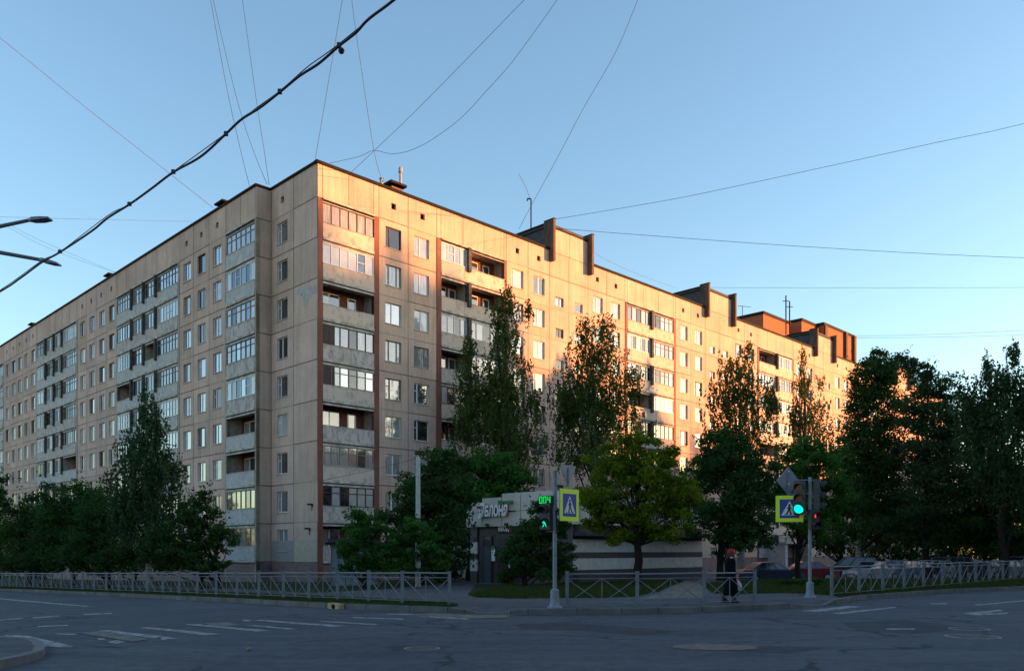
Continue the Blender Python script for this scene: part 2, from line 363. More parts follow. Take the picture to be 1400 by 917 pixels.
for i in range(1, len(KP) - 3):
    A, B, A2, B2 = KP[i], KP[i + 1], KIN[i], KIN[i + 1]; L_ = math.hypot(B[0] - A[0], B[1] - A[1]); n = max(1, int(L_ / 1.0))
    for j in range(n):
        f = j / n; h = A[2] + (B[2] - A[2]) * f; a = (A[0] + (B[0] - A[0]) * f, A[1] + (B[1] - A[1]) * f); b = (A2[0] + (B2[0] - A2[0]) * f, A2[1] + (B2[1] - A2[1]) * f)
        t = nrm(B[0] - A[0], B[1] - A[1]); w2 = .008; o = (t[1] * .004, -t[0] * .004)
        c = [(a[0] + o[0] - t[0] * w2, a[1] + o[1] - t[1] * w2), (a[0] + o[0] + t[0] * w2, a[1] + o[1] + t[1] * w2), (b[0] + t[0] * w2, b[1] + t[1] * w2), (b[0] - t[0] * w2, b[1] - t[1] * w2)]
        mb.hexa([(*q, zr(*q, -.05)) for q in c] + [(*q, zr(*q, h + .004)) for q in c], JD)
    for j in range(n):
        f0, f1 = j / n, (j + 1) / n; P_ = lambda f, U, V: (U[0] + (V[0] - U[0]) * f, U[1] + (V[1] - U[1]) * f)
        q = [P_(f0, A, B), P_(f1, A, B), P_(f1, KOUT[i], KOUT[i + 1]), P_(f0, KOUT[i], KOUT[i + 1])]
        gut.face([(*p, zr(*p, .0045)) for p in q][::-1], GUTTER)
mb.build('kerb_joints')['kind'] = 'structure'; gut.build('gutter_dirt')['kind'] = 'structure'
# joints between kerb stones
plat_back = [ground(1400, 789, .16), ground(1200, 789.5, .16), ground(1030, 790, .16)]
bx = [(60, 75), (14, 50), (12, 56)]
edge = [(p[0], p[1]) for p in KIN2]
far_r = (edge[-1][0] - 3, edge[-1][1] + 3)
plat = edge[:] + [far_r, (32, 50), (15, 46.5), (12.5, 52), (14, 58), (0, 72), (-60, 140), (-150, 160)]
sheet('pavement', plat, .160, PAVE)
PARKZ = -.42
sheet('parking_lot', [(-6, 66), (13, 44), (34, 48), (175, 144), (420, 330), (420, 460), (120, 420), (40, 300), (0, 95)], PARKZ, SOIL)
def gp(l, h=.16): return [ground(a, b, h) for a, b in l]
verge_in = [p for p, k in zip(KIN[1:9], range(8))]           # behind the left kerb
tip = ground(628, 827.6, .16)
verge_out = gp([(612, 823.8), (560, 821), (500, 818.2), (420, 814.6), (323, 810.6), (150, 804.8), (0, 799.6), (-60, 797.8)])
sheet('grass_verge', [(KIN[0][0], KIN[0][1])] + verge_in + [tip] + verge_out + [(KIN[0][0] + 2.5, KIN[0][1] + 2.5)], .166, GRASSM)
lawn_a = gp([(-60, 795.5), (0, 796.6), (200, 800.2), (323, 804), (390, 808), (420, 810), (500, 806.5), (560, 801.5), (610, 797.3), (640, 793)])
sheet('lawn_left', [(KIN[0][0] + 8, KIN[0][1] + 8)] + lawn_a + [(-3.5, 60), (-3, 68), (-60, 132), (-120, 150)], .164, GRASSM)
lawn_b = gp([(640, 813), (650, 816), (700, 818), (760, 817.2), (820, 817), (868, 815), (900, 809), (918, 800), (935, 794)])
sheet('lawn_by_shop', lawn_b + [(10, 50), (2, 45), (-2, 46)], .166, GRASSM)
lawn_c = gp([(958, 798), (975, 811), (1020, 812), (1064, 810.3), (1100, 811), (1133, 813), (1150, 816.2)])
kr = [(p[0], p[1]) for p in KIN[23:]]
sheet('lawn_right', lawn_c + kr + [(far_r[0] - 1, far_r[1] - 1), (31.8, 49.6), (15, 46.2), (12.2, 46.5)], .168, GRASSM)
sheet('dirt_path', gp([(872, 818), (900, 812), (918, 802), (937, 794), (957, 797), (968, 806), (962, 817)]), .164, DIRT)

MARKS = [
 [(0, 817.2), (343, 847.2), (343, 849), (0, 818.6)], [(-60, 811.5), (0, 817.2), (0, 818.6), (-60, 812.6)], [(0, 846.2), (32, 843.8), (32, 845), (0, 848)], [(43, 843.6), (80, 840.8), (82, 842), (46, 844.8)],
 [(113, 838.8), (153, 837.2), (153, 838.6), (116, 840)], [(50, 855), (92, 853.4), (94, 854.8), (52, 856.5)], [(73, 865), (105, 865.8), (107, 868), (84, 867)],
 [(133, 862), (147, 860.5), (228, 869.5), (214, 872.2)], [(215, 870.4), (228, 869.6), (242, 872.4), (222, 874)], [(132, 872), (142, 871.4), (144, 873.6), (136, 874.4)], [(146, 877), (160, 874.5), (173, 876), (160, 879.6)],
 [(190, 857.3), (205, 856.5), (303, 866.3), (282, 868)], [(252, 853), (268, 852.4), (370, 861.3), (350, 862.6)], [(332, 853.9), (346, 853.5), (407, 859), (396, 859.8)],
 [(345, 847.3), (361, 846.8), (475, 855), (457, 856.4)], [(434, 848.8), (450, 848.4), (518, 852.7), (510, 854)], [(481, 842.8), (550, 845), (552, 846.4), (484, 844.4)],
 [(568, 842), (590, 841.6), (650, 844.8), (636, 846.4)], [(520, 838.9), (556, 838.2), (700, 840.5), (640, 842.6)],
 [(1093, 835), (1157, 827.8), (1182, 828.5), (1121, 835.7)], [(1136, 837.5), (1223, 829), (1226, 830), (1150, 838.8)], [(1271, 824.2), (1294, 824), (1295, 825.4), (1273, 825.4)],
 [(1332, 826), (1440, 816.5), (1440, 817.6), (1335, 827.2)], [(1316, 837.6), (1366, 832.8), (1372, 834.2), (1330, 839.5)], [(1325, 839), (1380, 836.6), (1376, 838.6), (1332, 840.6)], [(1211, 858.4), (1250, 858.4), (1252, 859.8), (1213, 859.8)]]
mb = MB()
for q in MARKS:
    pts = [ground(a_, b_, .008) for a_, b_ in q]
    mb.face([(*p, zr(*p, .008)) for p in pts][::-1], WPAINT)
tag(mb.build('road_markings'), kind='structure')
mb = MB()
for q in ([(101, 864), (146, 862), (204, 873), (180, 876.4), (160, 873)], [(278, 851.6), (310, 849.8), (330, 854), (300, 856)], [(555, 838.4), (585, 837.7), (697, 841), (694, 844), (640, 845), (600, 842)]):
    pts = [ground(a_, b_, .012) for a_, b_ in q]; mb.face([(*p, zr(*p, .012)) for p in pts][::-1], YPAINT)
tag(mb.build('old_crossing_paint'), kind='structure')
# traffic island at the lower left
isl = [ground(a_, b_, .13) for a_, b_ in ((-420, 866), (0, 868.6), (30, 870), (47, 871.8), (57, 876), (62, 882), (59, 888), (36, 894.5), (0, 902), (-420, 985))]
isl_in = [(p[0] * .985 - .22, p[1]) for p in isl]
cx_ = sum(p[0] for p in isl) / len(isl); cy_ = sum(p[1] for p in isl) / len(isl)
isl_in = []
for i, p in enumerate(isl):
    q0, q1 = isl[i - 1], isl[(i + 1) % len(isl)]; t = nrm(q1[0] - q0[0], q1[1] - q0[1]); nn = (t[1], -t[0])
    if (p[0] + nn[0] - cx_) ** 2 + (p[1] + nn[1] - cy_) ** 2 > (p[0] - cx_) ** 2 + (p[1] - cy_) ** 2: nn = (-nn[0], -nn[1])
    isl_in.append((p[0] + nn[0] * .16, p[1] + nn[1] * .16))
mb = MB()
for i in range(len(isl)):
    j = (i + 1) % len(isl); a0, a1, b0, b1 = isl[i], isl[j], isl_in[i], isl_in[j]
    mb.hexa([(*a0, -.1), (*a1, -.1), (*b1, -.1), (*b0, -.1), (*a0, .13), (*a1, .13), (*b1, .13), (*b0, .13)], KERB)
tag(mb.build('traffic_island_kerb'), kind='structure')
mb = MB(); mb.face([(*p, .124) for p in isl_in], PAVE); o = mb.build('traffic_island'); o['kind'] = 'structure'
mb = MB(); pts = [ground(a_, b_, .01) for a_, b_ in ((5, 867.6), (36, 868), (72, 876), (101, 883), (96, 884.4), (64, 884)) ]
mb.face([(*p, .01) for p in pts][::-1], WPAINT); tag(mb.build('island_marking'), kind='structure')

# manhole covers and road bits
IRON = mat('cast_iron', (.11, .105, .10), rough=.7, metal=.3, var=.5, scale=20, bump=.8, bscale=40)
RIM = mat('worn_bright_rim', (.17, .165, .155), rough=.6, var=.3); PATCHM = mat('brown_asphalt_patch', (.15, .115, .095), rough=.9, var=.35, scale=6, bump=.5, bscale=60)
def manhole(px, py, r, label, grp=None, rim=RIM):
    x, y = ground(px, py, .01); e = empty('manhole_cover', (x, y, gz(x, y)), label, 'manhole cover', grp)
    m = MB(); m.lathe((x, y, gz(x, y)), [(r, 0), (r, .012), (r - .05, .014), (r - .05, .008)], rim, 28); m.build('rim', e)
    m = MB(); m.lathe((x, y, gz(x, y)), [(r - .05, 0), (r - .05, .01), (.12, .012), (.1, .016)], IRON, 28)
    for k in range(6): 
        for kk in range(5): 
            m.box((x - r * .6 + k * r * .22, y - r * .6 + kk * r * .25, gz(x, y) + .01), (x - r * .6 + k * r * .22 + .05, y - r * .6 + kk * r * .25 + .06, gz(x, y) + .018), IRON)
    m.build('cover', e)
manhole(1325, 859, .42, 'round iron manhole cover farther up the road at the right, above another one', 'paired manholes at the right')
manhole(1330, 869.5, .52, 'round iron manhole cover with bright worn rim, nearer of the right pair', 'paired manholes at the right')
manhole(577, 885.5, .33, 'small pale manhole cover alone in the middle of the road')
x, y = ground(977, 884, .006); mb = MB()
n = 22; mb.face([(x + math.cos(2 * math.pi * i / n) * .78 * (1 + .06 * math.sin(i * 2.3)), y + math.sin(2 * math.pi * i / n) * .50 * (1 + .08 * math.cos(i * 3.1)), .009) for i in range(n)], PATCHM)
tag(mb.build('asphalt_patch'), kind='structure')
PATCH2 = asphalt_mat('patch_asphalt_dark', (.036, .039, .045), (.052, .056, .062)); PATCH3 = asphalt_mat('patch_asphalt_light', (.072, .076, .082), (.098, .10, .104))
for pts_, mm_ in (([(700, 853), (780, 851), (850, 856), (930, 862), (880, 868), (790, 862), (716, 859)], PATCH2), ([(1150, 851), (1235, 846), (1330, 858), (1250, 866), (1170, 861)], PATCH2), ([(520, 884), (560, 881), (620, 883), (600, 888), (540, 889)], PATCH2), ([(40, 900), (210, 880), (330, 893), (280, 917), (60, 930)], PATCH3), ([(985, 886), (1050, 882), (1130, 885), (1080, 892), (1010, 891)], PATCH2), ([(640, 905), (800, 899), (840, 912), (700, 922)], PATCH3)):
    q = [ground(a_, b_, .003) for a_, b_ in pts_]; mb = MB(); mb.face([(*p, zr(*p, .003)) for p in q][::-1], mm_); tag(mb.build('asphalt_repair'), kind='structure')
x, y = ground(340, 889, 0); mb = MB(); mb.lathe((x, y, 0), [(.03, 0), (.05, .02), (.045, .05), (.01, .06)], RIM, 7)
tag(mb.build_at('stone', (x, y, 0)), 'small pale stone lying alone on the open road', 'stone')
# storm drain opening in the left kerb
x, y = ground(456, 824.8, .16); e = empty('storm_drain', (x, y, gz(x, y)), 'yellow painted storm drain block with a dark hole in the left kerb', 'storm drain')
fr = Rot((x, y, gz(x, y)), (-D1[0], -D1[1])); YDR = mat('drain_yellow', (.42, .34, .17), var=.4, scale=8)
mb = MB(); fr.box(mb, -.3, .3, -.20, .02, -.02, .172, YDR); mb.build('drain_block', e)
mb = MB(); n = 14; mb.face([fr.P(.02 + .10 * math.cos(2 * math.pi * i / n), .023, .075 + .075 * math.sin(2 * math.pi * i / n)) for i in range(n)], HOLE); mb.build('hole', e)

# ------------------------------------------------------------------ the long apartment block
RZ, F0, FH = 28.44, .92, 2.8
ZT = F0 + 9 * FH
root = empty('apartment_building', (C0[0], C0[1], gz(*C0)), 'long tan nine storey panel apartment block with two wings meeting at a corner', 'apartment building')
FR = Rot((C0[0], C0[1]), D2)                                     # right wing
FL0 = Rot((C0[0], C0[1]), (-D1[0], -D1[1]))                      # end strip of the left wing
u_in = FL0.u(370.4)
k_ = (350.4 - CX) / F; Pin = FL0.P(u_in, 0, 0)
tt = (k_ * Pin.y - Pin.x) / (FL0.N.x - k_ * FL0.N.y)             # how far the rest of the left wing stands forward
FL1 = Rot((Pin.x + FL0.N.x * tt, Pin.y + FL0.N.y * tt), (-D1[0], -D1[1]))
FS = Rot((FL1.o.x, FL1.o.y), (FL0.N.x * -1, FL0.N.y * -1))       # the short return facing right
DEPTH = 12.5
wall = MB(); wall.use_tint = True
joint = MB(); pil = MB(); hole = MB(); win_specs = []; log_specs = []
rng = random.Random(11)
def cell(fr, u0, u1, z0, z1, op=None, rev=.13, m=PLASTER):
    t = rng.uniform(.9, 1.07); t = (t, t * rng.uniform(.975, 1.01), t * rng.uniform(.94, 1.03))
    if op is None: fr.quad(wall, u0, u1, z0, z1, 0, m, t); return
    a, b, c, d = op
    if a > u0: fr.quad(wall, u0, a, z0, z1, 0, m, t)
    if b < u1: fr.quad(wall, b, u1, z0, z1, 0, m, t)
    fr.quad(wall, a, b, z0, c, 0, m, t); fr.quad(wall, a, b, d, z1, 0, m, t)
    P = fr.P
    wall.face([P(a, 0, c), P(a, 0, d), P(a, -rev, d), P(a, -rev, c)], m, t); wall.face([P(b, -rev, c), P(b, -rev, d), P(b, 0, d), P(b, 0, c)], m, t)
    wall.face([P(a, -rev, d), P(a, 0, d), P(b, 0, d), P(b, -rev, d)], m, t); wall.face([P(a, 0, c), P(a, -rev, c), P(b, -rev, c), P(b, 0, c)], m, t)
def vj(fr, u, z0, z1, w_=.055, m=JOINT): fr.box(joint, u - w_ / 2, u + w_ / 2, -.02, .004, z0, z1, m)
def hj(fr, u0, u1, z, w_=.075, m=JOINT): fr.box(joint, u0, u1, -.02, .006, z - w_ / 2, z + w_ / 2, m)
def attic(fr, u0, u1, vent, z1=RZ):
    if vent:
        c = (u0 + u1) / 2; cell(fr, u0, u1, ZT, z1, (c - .22, c + .22, 27.05, 27.5), .2)
        fr.quad(hole, c - .22, c + .22, 27.05, 27.5, -.195, HOLE)
    else: cell(fr, u0, u1, ZT, z1)
def facade(fr, cols, zbase, raised=()):
    for c in cols:
        kind = c[0]; u0, u1 = sorted((fr.u(c[1]), fr.u(c[2])))
        W = u1 - u0
        if kind == 'pillar':
            pil = MB(); thin = c[3:] and c[3] == 'thin'
            fr.box(pil, u0, u1, -.3, .03 if thin else .05, zbase, ZT - .03, JOINT_L if thin else REDP); pil.build('pilaster', root)
            cell(fr, u0, u1, ZT, RZ); continue
        fr.quad(wall, u0, u1, zbase, F0, 0, PLINTH, 1)
        if kind[:3] == 'log':
            n = max(1, round(W / 2.75)); n = 2 if kind == 'log1' else max(3, round(W / 2.3))
            for i in range(n):
                attic(fr, u0 + W * i / n, u0 + W * (i + 1) / n, False)
                if i: vj(fr, u0 + W * i / n, ZT + .03, RZ)
            divs = [fr.u(p) for p in c[3]] if len(c) > 3 else []
            for k in range(9): log_specs.append((fr, u0, u1, F0 + FH * k, divs, kind, k))
            vj(fr, u0, ZT, RZ); vj(fr, u1, ZT, RZ)
            hj(fr, u0, u1, ZT); continue
        cen = fr.u(c[3]) if len(c) > 3 and c[3] else None
        vent = kind == 'win'; 
        attic(fr, u0, u1, vent)
        for k in range(9):
            z0 = F0 + FH * k
            if kind == 'win':
                ww = c[4] if len(c) > 4 else 1.46
                cell(fr, u0, u1, z0, z0 + FH, (cen - ww / 2, cen + ww / 2, z0 + .80, z0 + 2.34)); win_specs.append((fr, cen, z0 + .80, ww, 1.54, 'win', k))
            elif kind == 'stair':
                cell(fr, u0, u1, z0, z0 + FH, (cen - .55, cen + .55, z0 + .28, z0 + 1.12)); win_specs.append((fr, cen, z0 + .28, 1.1, .84, 'stair', k))
            else: cell(fr, u0, u1, z0, z0 + FH)
            hj(fr, u0, u1, z0 + FH, m=JOINT if rng.random() < .65 else JOINT_L)
            for uu in (u0, u1): vj(fr, uu, z0 + .02, z0 + FH - .02, m=JOINT if rng.random() < .6 else JOINT_L)
        vj(fr, u0, ZT + .03, RZ); vj(fr, u1, ZT + .03, RZ); hj(fr, u0, u1, F0)
RC = [('pillar', 434.3, 441), ('log1', 441, 511), ('pillar', 511, 518), ('win', 518, 558, 538), ('win', 558, 597, 576.5), ('pillar', 597, 603), ('log2', 603, 689, [640]), ('pillar', 689, 692.5),
 ('win', 692.5, 722, 707.5), ('win', 722, 751, 737), ('stair', 751, 778, 765), ('stair', 778, 804, 791.5), ('win', 804, 829.5, 817.5), ('win', 829.5, 854.5, 841.5),
 ('pillar', 854.5, 857.5), ('log2', 857.5, 920.5, [890]), ('pillar', 920.5, 923.5), ('win', 923.5, 944.5, 935), ('win', 944.5, 964, 955), ('stair', 964, 983, 974), ('stair', 983, 1001, 992),
 ('win', 1001, 1018, 1009.5), ('win', 1018, 1035.5, 1027), ('pillar', 1035.5, 1037.5), ('log2', 1037.5, 1083, [1061.5]), ('pillar', 1083, 1085), ('win', 1085, 1100, 1092.5), ('win', 1100, 1113, 1107),
 ('stair', 1113, 1126, 1119.5), ('stair', 1126, 1139, 1132.5), ('win', 1139, 1151, 1145), ('win', 1151, 1163, 1157), ('pillar', 1163, 1164.5), ('log2', 1164.5, 1200, [1182]), ('pillar', 1200, 1201.5),
 ('win', 1201.5, 1212, 1207), ('win', 1212, 1222, 1217), ('stair', 1222, 1232, 1227), ('stair', 1232, 1242, 1237), ('win', 1242, 1251, 1246.5), ('win', 1251, 1260, 1255.5), ('pillar', 1260, 1261.5), ('log2', 1261.5, 1290, [1276]), ('pillar', 1290, 1291.5)]
facade(FR, RC, -1.6)
facade(FL0, [('blank', 401.5, 434), ('win', 371, 401.5, 385.9, 1.5)], -1.6)
LC = [('pillar', 349, 350.4, 'thin'), ('log1', 310, 349), ('pillar', 308, 310, 'thin'), ('win', 286, 308, 296.8), ('win', 264.5, 286, 275.4), ('win', 245.7, 264.5, 255.8), ('pillar', 243.5, 245.7, 'thin'),
 ('log4', 160.4, 243.5, [181.4, 198, 214.6]), ('pillar', 159, 160.4, 'thin'), ('win', 145.3, 159, 152.5), ('win', 131.5, 145.3, 139.2), ('win', 118.4, 131.5, 125.6), ('win', 106, 118.4, 112.8), ('pillar', 104.4, 106, 'thin'),
 ('log4', 50.6, 104.4, [64, 75, 86]), ('pillar', 49.5, 50.6, 'thin'), ('win', 40.5, 49.5, 45.2), ('win', 31.2, 40.5, 35.6), ('win', 22.3, 31.2, 26.8), ('win', 13.7, 22.3, 18.4), ('win', 5.2, 13.7, 9.8), ('pillar', 4.3, 5.2, 'thin'),
 ('log4', -33, 4.3, [-26, -17, -8]), ('pillar', -34, -33, 'thin'), ('win', -42, -34, -38), ('win', -50, -42, -46), ('win', -58, -50, -54)]
facade(FL1, LC, -2.6)
# the short return between the two planes of the left wing
for k in range(9): cell(FS, 0, tt, F0 + FH * k, F0 + FH * (k + 1)); hj(FS, 0, tt, F0 + FH * k)
cell(FS, 0, tt, ZT, RZ); hj(FS, 0, tt, ZT); FS.quad(wall, 0, tt, -1.6, F0, 0, PLINTH, 1)
# backs, far ends and roof
uR = FR.u(1291.5); uL = FL1.u(-58)
cell(FR, 0, 0.001, 0, RZ)
def vwall(a, b, z0, z1): wall.face([(a.x, a.y, z0), (b.x, b.y, z0), (b.x, b.y, z1), (a.x, a.y, z1)], PLASTER, .95)
pA = FR.P(uR, 0, 0); pB = FR.P(uR, -DEPTH, 0); pC = FR.P(DEPTH + 3, -DEPTH, 0)
lA = FL1.P(uL, 0, 0); lB = FL1.P(uL, -DEPTH - 1, 0); 
pD = FR.P(DEPTH, -DEPTH, 0)
vwall(pA, pB, -3, RZ); vwall(pB, pD, -3, RZ); vwall(pD, lB, -3, RZ); vwall(lB, lA, -3, RZ)
c0 = FR.P(0, 0, 0); s0 = FL0.P(u_in, 0, 0); s1 = FL1.o
for P_ in ([c0, pA, pB, pD], [s1, c0 * 0 + FL0.P(u_in, 0, 0), pD, lB, lA], [c0, pD, s0]):
    wall.face([(p.x, p.y, RZ - .12) for p in P_], DARKMETAL, 1)
wall_o = wall.build('wall', root); joint.build('panel_joints', root); hole.build('attic_vent', root)
# parapet flashing
mb = MB()
cuts = [-.12] + [FR.u(p) + s_ for pq in ((752, 804.5), (964.2, 1000.5), (1113, 1138.6), (1222, 1241.5)) for p, s_ in zip(pq, (-.14, .14))] + [uR]
for i in range(0, len(cuts), 2): FR.box(mb, cuts[i], cuts[i + 1], -.25, .10, RZ - .06, RZ + .16, DARKMETAL)
FL0.box(mb, u_in, .10, -.25, .12, RZ - .02, RZ + .137, DARKMETAL)
FL1.box(mb, uL, .10, -.25, .12, RZ - .02, RZ + .14, DARKMETAL)
FS.box(mb, -.1, tt, -.2, .1, RZ - .02, RZ + .143, DARKMETAL)
mb.build('roof_flashing', root)
BRK = mat('black_bracket', (.02, .02, .02))
# repaired patches on the end strip
mb = MB()
PAT = mat('bare_render_patch', (.46, .43, .40), rough=.95, var=.3, scale=3, bump=.6, bscale=15); CREAM = mat('cream_repair', (.47, .40, .30), rough=.9, var=.15); GREYR = mat('grey_repair', (.31, .28, .26), rough=.9, var=.15)
zz = lambda py, px: CZ + (HZ - py) / F * FL0.P(FL0.u(px), 0, 0).y
def patch(pts, m):
    mb = MB(); mb.face([FL0.P(FL0.u(a_), .008, zz(b_, a_)) for a_, b_ in pts], m); mb.build('repair_patch', root)
patch([(404, 400), (410, 393), (419, 394), (425, 390), (432, 389), (432, 400), (428, 402), (426, 408), (422, 405), (421, 414), (418, 420), (414, 417), (415, 408), (411, 404), (407, 406)], PAT)
patch([(402, 738), (433, 737), (433, 767.5), (402, 767.5)], CREAM); patch([(372, 739), (401.8, 738.5), (401.8, 767.4), (372, 767)], GREYR)

for px_, py_ in ((427, 690), (423.5, 723)):
    mb = MB(); u_ = FL0.u(px_); z_ = zz(py_, px_); FL0.box(mb, u_ - .08, u_ + .08, 0, .05, z_ - .1, z_ + .1, BRK); FL0.box(mb, u_ - .05, u_ + .05, .05, .40, z_ - .02, z_ + .10, BRK); FL0.box(mb, u_ - .02, u_ + .02, .03, .06, z_ - .4, z_ - .1, BRK); mb.build('camera_bracket', root)
# windows: one mesh per variant, placed many times
def win_meshes(W, H, kind, v):
    m = MB(); g = MB(); fm = PVC if v not in (3,) else WOODD; t = .055
    if v == 4: fm = WOODG
    def bx(a0, a1, z0, z1, d=.05, y0=-.0): m.box((a0, y0, z0), (a1, y0 + d, z1), fm)
    bx(-W / 2, W / 2, 0, t); bx(-W / 2, W / 2, H - t, H); bx(-W / 2, -W / 2 + t, t, H - t); bx(W / 2 - t, W / 2, t, H - t)
    splits = {0: [-.08], 1: [-.25], 2: [0], 3: [-.2], 4: [-.25, .25]}[v]
    if kind == 'stair': splits = [] if v < 2 else [0.1]
    for s_ in splits: bx(s_ * W - .045, s_ * W + .045, t, H - t, .06, -.008)
    if v in (1, 3) and kind == 'win': bx(-W / 2 + t, splits[0] * W - .045, H * .62, H * .62 + .05, .05, -.003)
    g.face([(-W / 2 + t, .03, t), (W / 2 - t, .03, t), (W / 2 - t, .03, H - t), (-W / 2 + t, .03, H - t)], G_DARK)
    m.box((-W / 2 - .05, -.20, -.05), (W / 2 + .05, 0, -.012), SILL)
    return m, g
WM = {}
for kind, W, H in (('win', 1.46, 1.54), ('win', 1.5, 1.54), ('stair', 1.1, .84)):
    for v in range(5):
        m_, g_ = win_meshes(W, H, kind, v)
        fm_ = m_.data('window')
        panes = []
        for pm in (G_DARK, G_MID, G_CURT, G_SKY, G_PALE):
            g_.mats = [pm]; panes.append(g_.data('pane'))
        WM[(kind, W, v)] = (m_, g_, fm_, panes)
wr = random.Random(5)
def pick(fr):
    return wr.choice([0, 1, 1, 2, 2, 2, 3, 3, 4]) if fr is FR else wr.choice([0, 1, 1, 1, 2, 3, 3, 4])
HIDE = [(600, 590, 745, 800), (640, 420, 720, 800), (760, 500, 865, 800), (790, 590, 1130, 800), (950, 500, 1050, 800), (1140, 500, 1400, 800), (530, 610, 760, 800), (150, 560, 250, 800), (-100, 660, 300, 800), (1150, 470, 1300, 800)]
sized = []
for sp in win_specs:
    fr, uc, z0, W, H, kind, k = sp
    P_ = fr.P(uc, 0, z0 + H / 2); px = CX + F * P_.x / P_.y; py = HZ - F * (P_.z - CZ) / P_.y
    a_ = fr.P(uc - W / 2, 0, 0); b_ = fr.P(uc + W / 2, 0, 0); wpx = abs(a_.x / a_.y - b_.x / b_.y) * F
    area = wpx * H * F / P_.y
    if px < 2 or any(x0 < px < x1 and y0 < py < y1 for x0, y0, x1, y1 in HIDE): area *= .05
    sized.append((area, sp))
sized.sort(key=lambda t: -t[0])
far = MB()
for i, (area, (fr, uc, z0, W, H, kind, k)) in enumerate(sized):
    v = wr.choice([0, 1, 1, 2, 2, 3, 4]); pi = pick(fr)
    m_, g_, fmesh, panes = WM[(kind, W, v)]
    if i < 99:
        o = bpy.data.objects.new('window' if kind == 'win' else 'stair_window', fmesh); COL.objects.link(o); o.parent = root
        # local -y faces outward
        o.location = fr.P(uc, -.125, z0) - root.location; o.rotation_euler = (0, 0, fr.ang)
        p = bpy.data.objects.new('pane', panes[pi]); COL.objects.link(p); p.parent = o
    else:
        for src, pm in ((m_, None), (g_, (G_DARK, G_MID, G_CURT, G_SKY, G_PALE)[pi])):
            base = len(far.v)
            for (x, y, z) in src.v: far.v.append(tuple(fr.P(uc + x, -.125 - y, z0 + z)))
            for fi, f in enumerate(src.f):
                far.f.append(tuple(base + j for j in f)); far.m.append(far.mi(pm or src.mats[src.m[fi]])); far.tint.append(1)
o = far.build('far_windows', root); o['kind'] = 'stuff'

# loggias
lr = random.Random(21)
def glazing(fr, gl, pn, u0, u1, z0, z1, style, n, seed):
    r_ = random.Random(seed); W = u1 - u0
    fm = {'pvc': PVC, 'wood': WOODD, 'grey': WOODG, 'curtain': WOODD}[style]
    t = .065 if style != 'curtain' else .035
    fr.box(gl, u0, u1, -.06, .02, z0, z0 + .06, fm); fr.box(gl, u0, u1, -.06, .02, z1 - .06, z1, fm)
    tr = style in ('wood', 'grey') and r_.random() < .6
    for i in range(n + 1):
        uu = u0 + W * i / n; uu = min(max(uu, u0 + t / 2), u1 - t / 2)
        fr.box(gl, uu - t / 2, uu + t / 2, -.055, .015, z0 + .06, z1 - .06, fm)
    if tr: fr.box(gl, u0, u1, -.05, .01, z1 - .50, z1 - .45, fm)
    base = r_.choice(PANES)
    for i in range(n):
        a_, b_ = u0 + W * i / n, u0 + W * (i + 1) / n
        pm = base if r_.random() < .55 else r_.choice(PANES)
        if style == 'curtain': pm = PINK_CURT
        if style == 'pvc' and n >= 5 and i in (0, n - 1): pm = G_PALE
        if style == 'pvc' and r_.random() < .25 and 0 < i < n - 1: fr.box(gl, a_, b_, -.045, .01, (z0 + z1) / 2, (z0 + z1) / 2 + .05, fm)
        fr.quad(pn, a_, b_, z0 + .03, z1 - .03, -.03 + r_.uniform(-.004, .004), pm)
